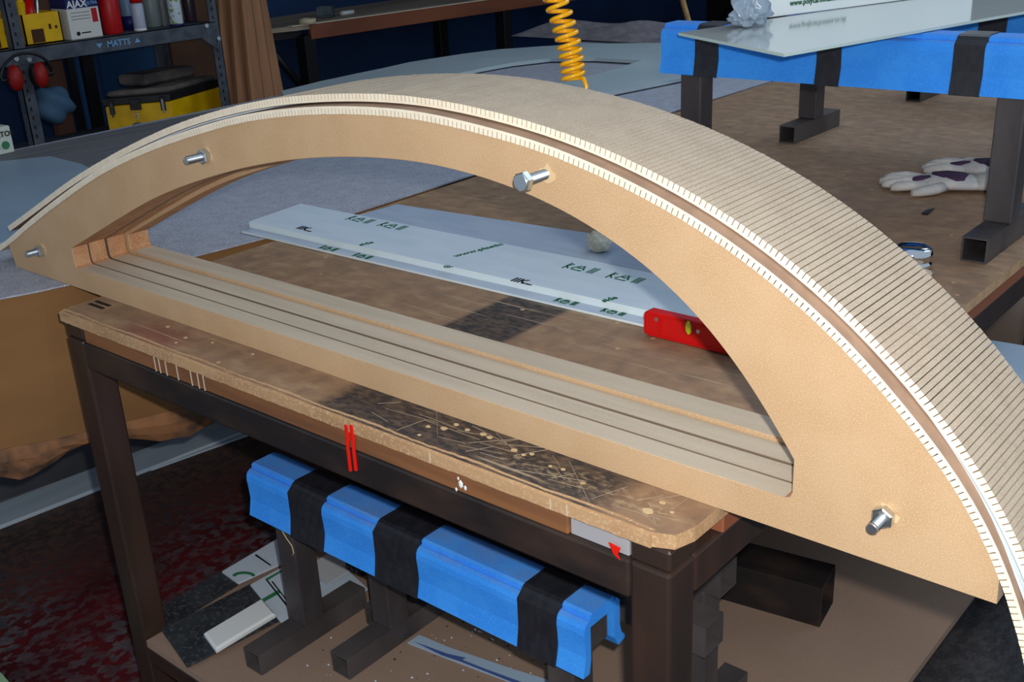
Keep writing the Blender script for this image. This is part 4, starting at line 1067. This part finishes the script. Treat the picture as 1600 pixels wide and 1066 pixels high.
# boards standing behind the shelf
def plank(u0, u1, x, th, z1, mt, label, v0=60, lean=0, name='board', cat='board', grp=None, z0=0, v1=None):
    y0, y1 = at('x', x, u0, v0).y, at('x', x, u1, v0).y
    bm = B(); prism(bm, [(x, y0, z1), (x, y1, z1), (x, y1 + lean, z0), (x, y0 + lean, z0)], (-th, 0, 0), bev=.001)
    return tag(obj(name, bm, mt, org=(x, y0, z0)), label, cat, grp)
plank(84, 110, -4.05, .04, 1.9, 'lumber_dark', 'dark brown board standing behind the shelving at left', 160)
plank(118, 128, -4.1, .03, 1.9, 'black_plastic', 'narrow black upright behind the shelving, left one', 160)
plank(142, 158, -4.1, .03, 1.9, 'black_plastic', 'narrow black upright behind the toolbox', 160)
plank(160, 252, -4.5, .03, 1.6, 'panel_blue', 'dark blue panel behind the toolbox', 110, name='panel', cat='panel')
plank(128, 142, -4.45, .03, 1.6, 'panel_blue', 'blue panel strip between the two black uprights', 140, name='panel', cat='panel')
plank(268, 345, -4.15, .02, 1.7, mat('plyw', (96, 68, 50), .8, (80, 56, 42), 4), 'brown plywood sheet standing behind the right shelf post', 80, name='plywood_sheet', cat='plywood')
# leaning planks right of the shelf
us0 = [342, 360, 378, 393, 406, 417]; us1 = [350, 372, 394, 414, 431, 447]
for k in range(5):
    x = -3.60 - .03 * abs(2 - k)
    yt0, yt1 = at('x', x, us0[k], 0).y, at('x', x, us0[k + 1], 0).y; zt = at('x', x, us0[k], 0).z
    yb0, yb1 = at('x', x, us1[k], 160).y, at('x', x, us1[k + 1], 160).y; zb2 = at('x', x, us1[k], 160).z
    def ex(yt, yb, z): return yt + (yb - yt) * (z - zt) / (zb2 - zt)
    bm = B(); prism(bm, [(x, ex(yt0, yb0, 1.75), 1.75), (x, ex(yt1, yb1, 1.75), 1.75), (x, ex(yt1, yb1, .02) - .002, 0.001), (x, ex(yt0, yb0, .02), 0.001)], (-.022, 0, 0), bev=.002)
    tag(obj('plank', bm, 'lumber', org=(x, ex(yt0, yb0, 0), 0)), 'brown plank in the leaning stack right of the shelving, %s' % ['nearest the shelf post', 'second from the shelf post', 'middle one', 'second from the right', 'rightmost one'][k], 'plank', 'planks leaning beside the shelving')
# toolbox on a low bench
tz = .70
bm = B(); box(bm, XS - .4, XS + .002, yl - .6, yr, tz - .045, tz - .003); obj('shelf', bm, 'shelf_grey', su)
A0 = at('z', tz, 172, 205); A1 = at('z', tz, 272, 190); A2 = at('z', tz, 345, 172)
A0, A1, A2 = Vector((-3.60, 2.03, tz)), Vector((-3.46, 2.235, tz)), Vector((-3.60, 2.52, tz))
A0, A1, A2 = at('x', -3.80, 170, 195), at('x', -3.66, 272, 192), at('x', -3.76, 349, 172)
A3 = A0 + (A2 - A1)
tb = empty('toolbox', (A1.x, A1.y, tz), 'yellow toolbox with black lid and chrome latches under the shelf', 'toolbox')
def Z(p, z): return Vector((p.x, p.y, z))
cen = (A0 + A1 + A2 + A3) / 4
htop = at('x', -3.66, 272, 157).z
bm = B(); prism(bm, [Z(p, tz) for p in (A0, A1, A2, A3)], (0, 0, htop - tz), bev=.004); obj('case', bm, 'yellow', tb)
def gr(p, k): return cen + (p - cen) * k
bm = B(); prism(bm, [Z(gr(p, 1.03), htop) for p in (A0, A1, A2, A3)], (0, 0, .03), bev=.004); obj('lid', bm, 'black_plastic', tb)
bm = B(); prism(bm, [Z(gr(p, .94), htop + .03) for p in (A0, A1, A2, A3)], (0, 0, .02), bev=.006); obj('lid_top', bm, 'grey_dusty', tb, label='dusty grey lid top')
nf = Vector(((A1 - A0).y, -(A1 - A0).x, 0)).normalized()
if nf.dot(CAM - A0) < 0: nf = -nf
for f in (.10, .88):
    c = Z(A0.lerp(A1, f), htop) + nf * .008; e = (A1 - A0).normalized(); bm = B()
    prism(bm, [c - e * .009 + Vector((0, 0, -.03)), c + e * .009 + Vector((0, 0, -.03)), c + e * .009 + Vector((0, 0, .022)), c - e * .009 + Vector((0, 0, .022))], nf * .008, bev=.002); obj('latch', bm, 'black_plastic', tb)
    bm = B(); prism(bm, [c - e * .004 + nf * .009 + Vector((0, 0, -.038)), c + e * .004 + nf * .009 + Vector((0, 0, -.038)), c + e * .004 + nf * .009 + Vector((0, 0, .012)), c - e * .004 + nf * .009 + Vector((0, 0, .012))], nf * .003); obj('latch_clip', bm, 'chrome', tb)
c = Z(A0.lerp(A1, .46), htop) + nf * .006; bm = B(); prism(bm, [c - e * .02 + Vector((0, 0, -.02)), c + e * .02 + Vector((0, 0, -.02)), c + e * .02 + Vector((0, 0, .02)), c - e * .02 + Vector((0, 0, .02))], nf * .008, bev=.002); obj('hasp', bm, 'black_plastic', tb)
lk = empty('padlock', c + nf * .012 + Vector((0, 0, -.09)), 'padlock hanging on a chain from the toolbox front', 'padlock')
bm = B()
for k in range(3):
    cc = c + nf * .016 + Vector((0, 0, -.028 - .012 * k)); pts = []
    ax_ = e if k % 2 else nf
    for q in range(13): a = 2 * math.pi * q / 12; pts.append(cc + ax_ * .005 * math.cos(a) + Vector((0, 0, .008 * math.sin(a))))
    tube(bm, pts, .0018, 6)
obj('chain', bm, 'chrome', lk, smooth=True)
bm = B(); bmesh.ops.create_uvsphere(bm, u_segments=16, v_segments=10, radius=1, matrix=Matrix.Translation(c + nf * .034 + Vector((0, 0, -.082))) @ Matrix.Diagonal((.026, .026, .022, 1))); obj('body', bm, 'alu_grey', lk, smooth=True)
# dusty case above/behind toolbox
g0 = Z(cen, htop + .051); bm = B(); dd = (A2 - A1).normalized(); ee = Vector((-dd.y, dd.x, 0))
if ee.dot(CAM - g0) > 0: ee = -ee
q0 = g0 + ee * -.02 - dd * .12
q0.z += .004; prism(bm, [q0, q0 + dd * .30, q0 + dd * .30 + ee * .12, q0 + ee * .12], (0, 0, .04), bev=.008)
tag(obj('dusty_case', bm, 'grey_dusty', org=g0), 'dusty grey case lying on top of the yellow toolbox', 'case')
# ------------------------------------------------------------------ far bench in the background
xf = -4.1
fb = empty('far_bench', (-4.4, 4.2, 0), 'long timber bench against the left wall in the background', 'workbench')
zt_ = .90
y_l = at('x', xf, 462, 48).y; y_r = 5.9
f0 = at('z', zt_, 462, 41); f1 = at('z', zt_, 860, -14)
d = (f1 - f0).normalized(); back = Vector((-d.y, d.x, 0))
if back.x > 0: back = -back
f2 = f0 + d * 2.6; bk = .75
lft = f0 - d * .35
bm = B(); prism(bm, [f0 - d * .0, f2, f2 + back * bk, lft + back * bk, lft + back * .1], (0, 0, -.022), mi=0, side_mi=1); obj('top', bm, ['bench_far', 'bench_far'], fb)
bm = B(); prism(bm, [f0 - d * .03 - back * .012, f2 - back * .012, f2 + back * .03, f0 - d * .03 + back * .03], (0, 0, .004)); 
bmesh.ops.translate(bm, verts=bm.verts, vec=(0, 0, 0)); obj('front_lipping', bm, 'cream', fb, label='pale wooden front lipping')
bm = B(); prism(bm, [f0 + d * .08 - back * .008, f2 - back * .008, f2 + back * .012, f0 + d * .08 + back * .012], (0, 0, -.072), bev=.001)
for v in bm.verts: v.co.z -= .0005
obj('fascia', bm, 'redwood', fb, label='red-brown fascia board')
def fpt(t, b): q = f0 + d * t + back * b; return q
for t_, b_ in ((.07, .03), (1.45, .03), (.07, .6), (1.45, .6)):
    q = fpt(t_, b_); bm = B(); box(bm, q.x - .035, q.x + .035, q.y - .035, q.y + .035, 0, zt_ - .05, .002); obj('leg', bm, 'black_plastic', fb)
bm = B(); q0, q1 = fpt(-.16, .04), fpt(.05, .04); prism(bm, [Z(q0, zt_ - .023), Z(q1, zt_ - .023), Z(q1, zt_ - .06), Z(q0, zt_ - .06)], back * .04); obj('end_rail', bm, 'black_plastic', fb)
bm = B(); tube(bm, [Z(q0, zt_ - .06) , Z(fpt(.06, .05), .55)], .018, 6); obj('brace', bm, 'black_plastic', fb)
c = at('z', zt_ + .004, 481, 37); bm = B(); lathe(bm, c + Vector((0, 0, .0005)), [(.024, 0), (.0415, 0), (.0415, .024), (.024, .024), (.024, .02)], 32)
tag(obj('tape_roll', bm, 'cream_tape', org=c), 'roll of masking tape at the near end of the far bench', 'tape roll')
c = at('z', zt_ + .004, 510, 26) + Vector((0, 0, 0)); bm = B()
br = empty('steel_bracket', c, 'small grey steel bracket on the far bench beside the tape roll', 'bracket')
R3 = Matrix.Rotation(.6, 4, 'Z')
for (x0, x1, y0, y1, z0_, z1_) in ((-.04, .04, -.03, .03, .0, .006), (-.04, -.034, -.03, .03, 0, .05), (.034, .04, -.03, .03, 0, .05), (-.04, .04, .024, .03, 0, .05)):
    box(bm, x0, x1, y0, y1, z0_, z1_)
bmesh.ops.transform(bm, matrix=R3, verts=bm.verts); obj('body', bm, mat('bracket', (110, 124, 130), .35, metal=.8), br, local=True)
c = at('z', zt_ + .012, 540, 20); bm = B(); cyl(bm, c - d * .03, c + d * .05, .011, 14); tag(obj('white_tube', bm, 'white', org=c), 'short white tube lying on the far bench beyond the bracket', 'tube')
# pale pole and dark clutter in the top right background
a = at('y', 4.9, 1065, -5); b = at('y', 4.8, 1079, 45)
dd = (b - a); bm = B(); tube(bm, [a - dd * 4, a, b, b + dd * ((b.z - .001) / -dd.z)], .0145, 12); tag(obj('broom_pole', bm, 'pine', org=b), 'pale wooden pole standing behind the left end of the blue trestle', 'pole')
for k, (u, v, x0, sx, sy_, sz, mt, lab) in enumerate(((940, 20, 0, .5, .3, .75, 'lumber_dark', 'dark brown crate in the shadows behind the arched board'), (1060, 30, 0, .45, .3, .6, 'wall_dark', 'dark low cabinet in the shadows behind the pole'), (1545, 45, 0, .12, .12, .8, 'redwood', 'reddish wooden post behind the blue trestles at top right'))):
    p = at('z', 0, u, 140 if k < 2 else 200) if 0 else Vector(((-2.9, 6.6, 0), (-1.9, 6.4, 0), (-.95, 4.6, 0))[k])
    t_ = empty('dark_cabinet' if k < 2 else 'wooden_post', p, lab, 'cabinet' if k < 2 else 'post')
    bm = B(); box(bm, p.x - sx, p.x + sx, p.y - sy_, p.y + sy_, 0, sz, .01); obj('carcass' if k < 2 else 'shaft', bm, mt, t_)
    bm = B(); box(bm, p.x - sx * 1.03, p.x + sx * 1.03, p.y - sy_ * 1.03, p.y + sy_ * 1.03, sz, sz + .03, .004); obj('top', bm, mt, t_)
    if k < 2:
        for q in (-1, 1):
            bm = B(); box(bm, p.x + q * sx * .5 - sx * .46, p.x + q * sx * .5 + sx * .46, p.y - sy_ - .015, p.y - sy_ - .001, .05, sz - .04, .003); obj('door', bm, mt, t_)
# sliver of pale green board at the bottom left corner
pp = [at('z', .06, *p) for p in ((-120, 1020), (2, 1052), (26, 1080), (-60, 1130))]
bm = B(); prism(bm, pp, (0, 0, -.059)); tag(obj('green_block', bm, 'pale_green', org=(pp[0].x, pp[0].y, 0)), 'pale green block just showing in the bottom left corner', 'block')
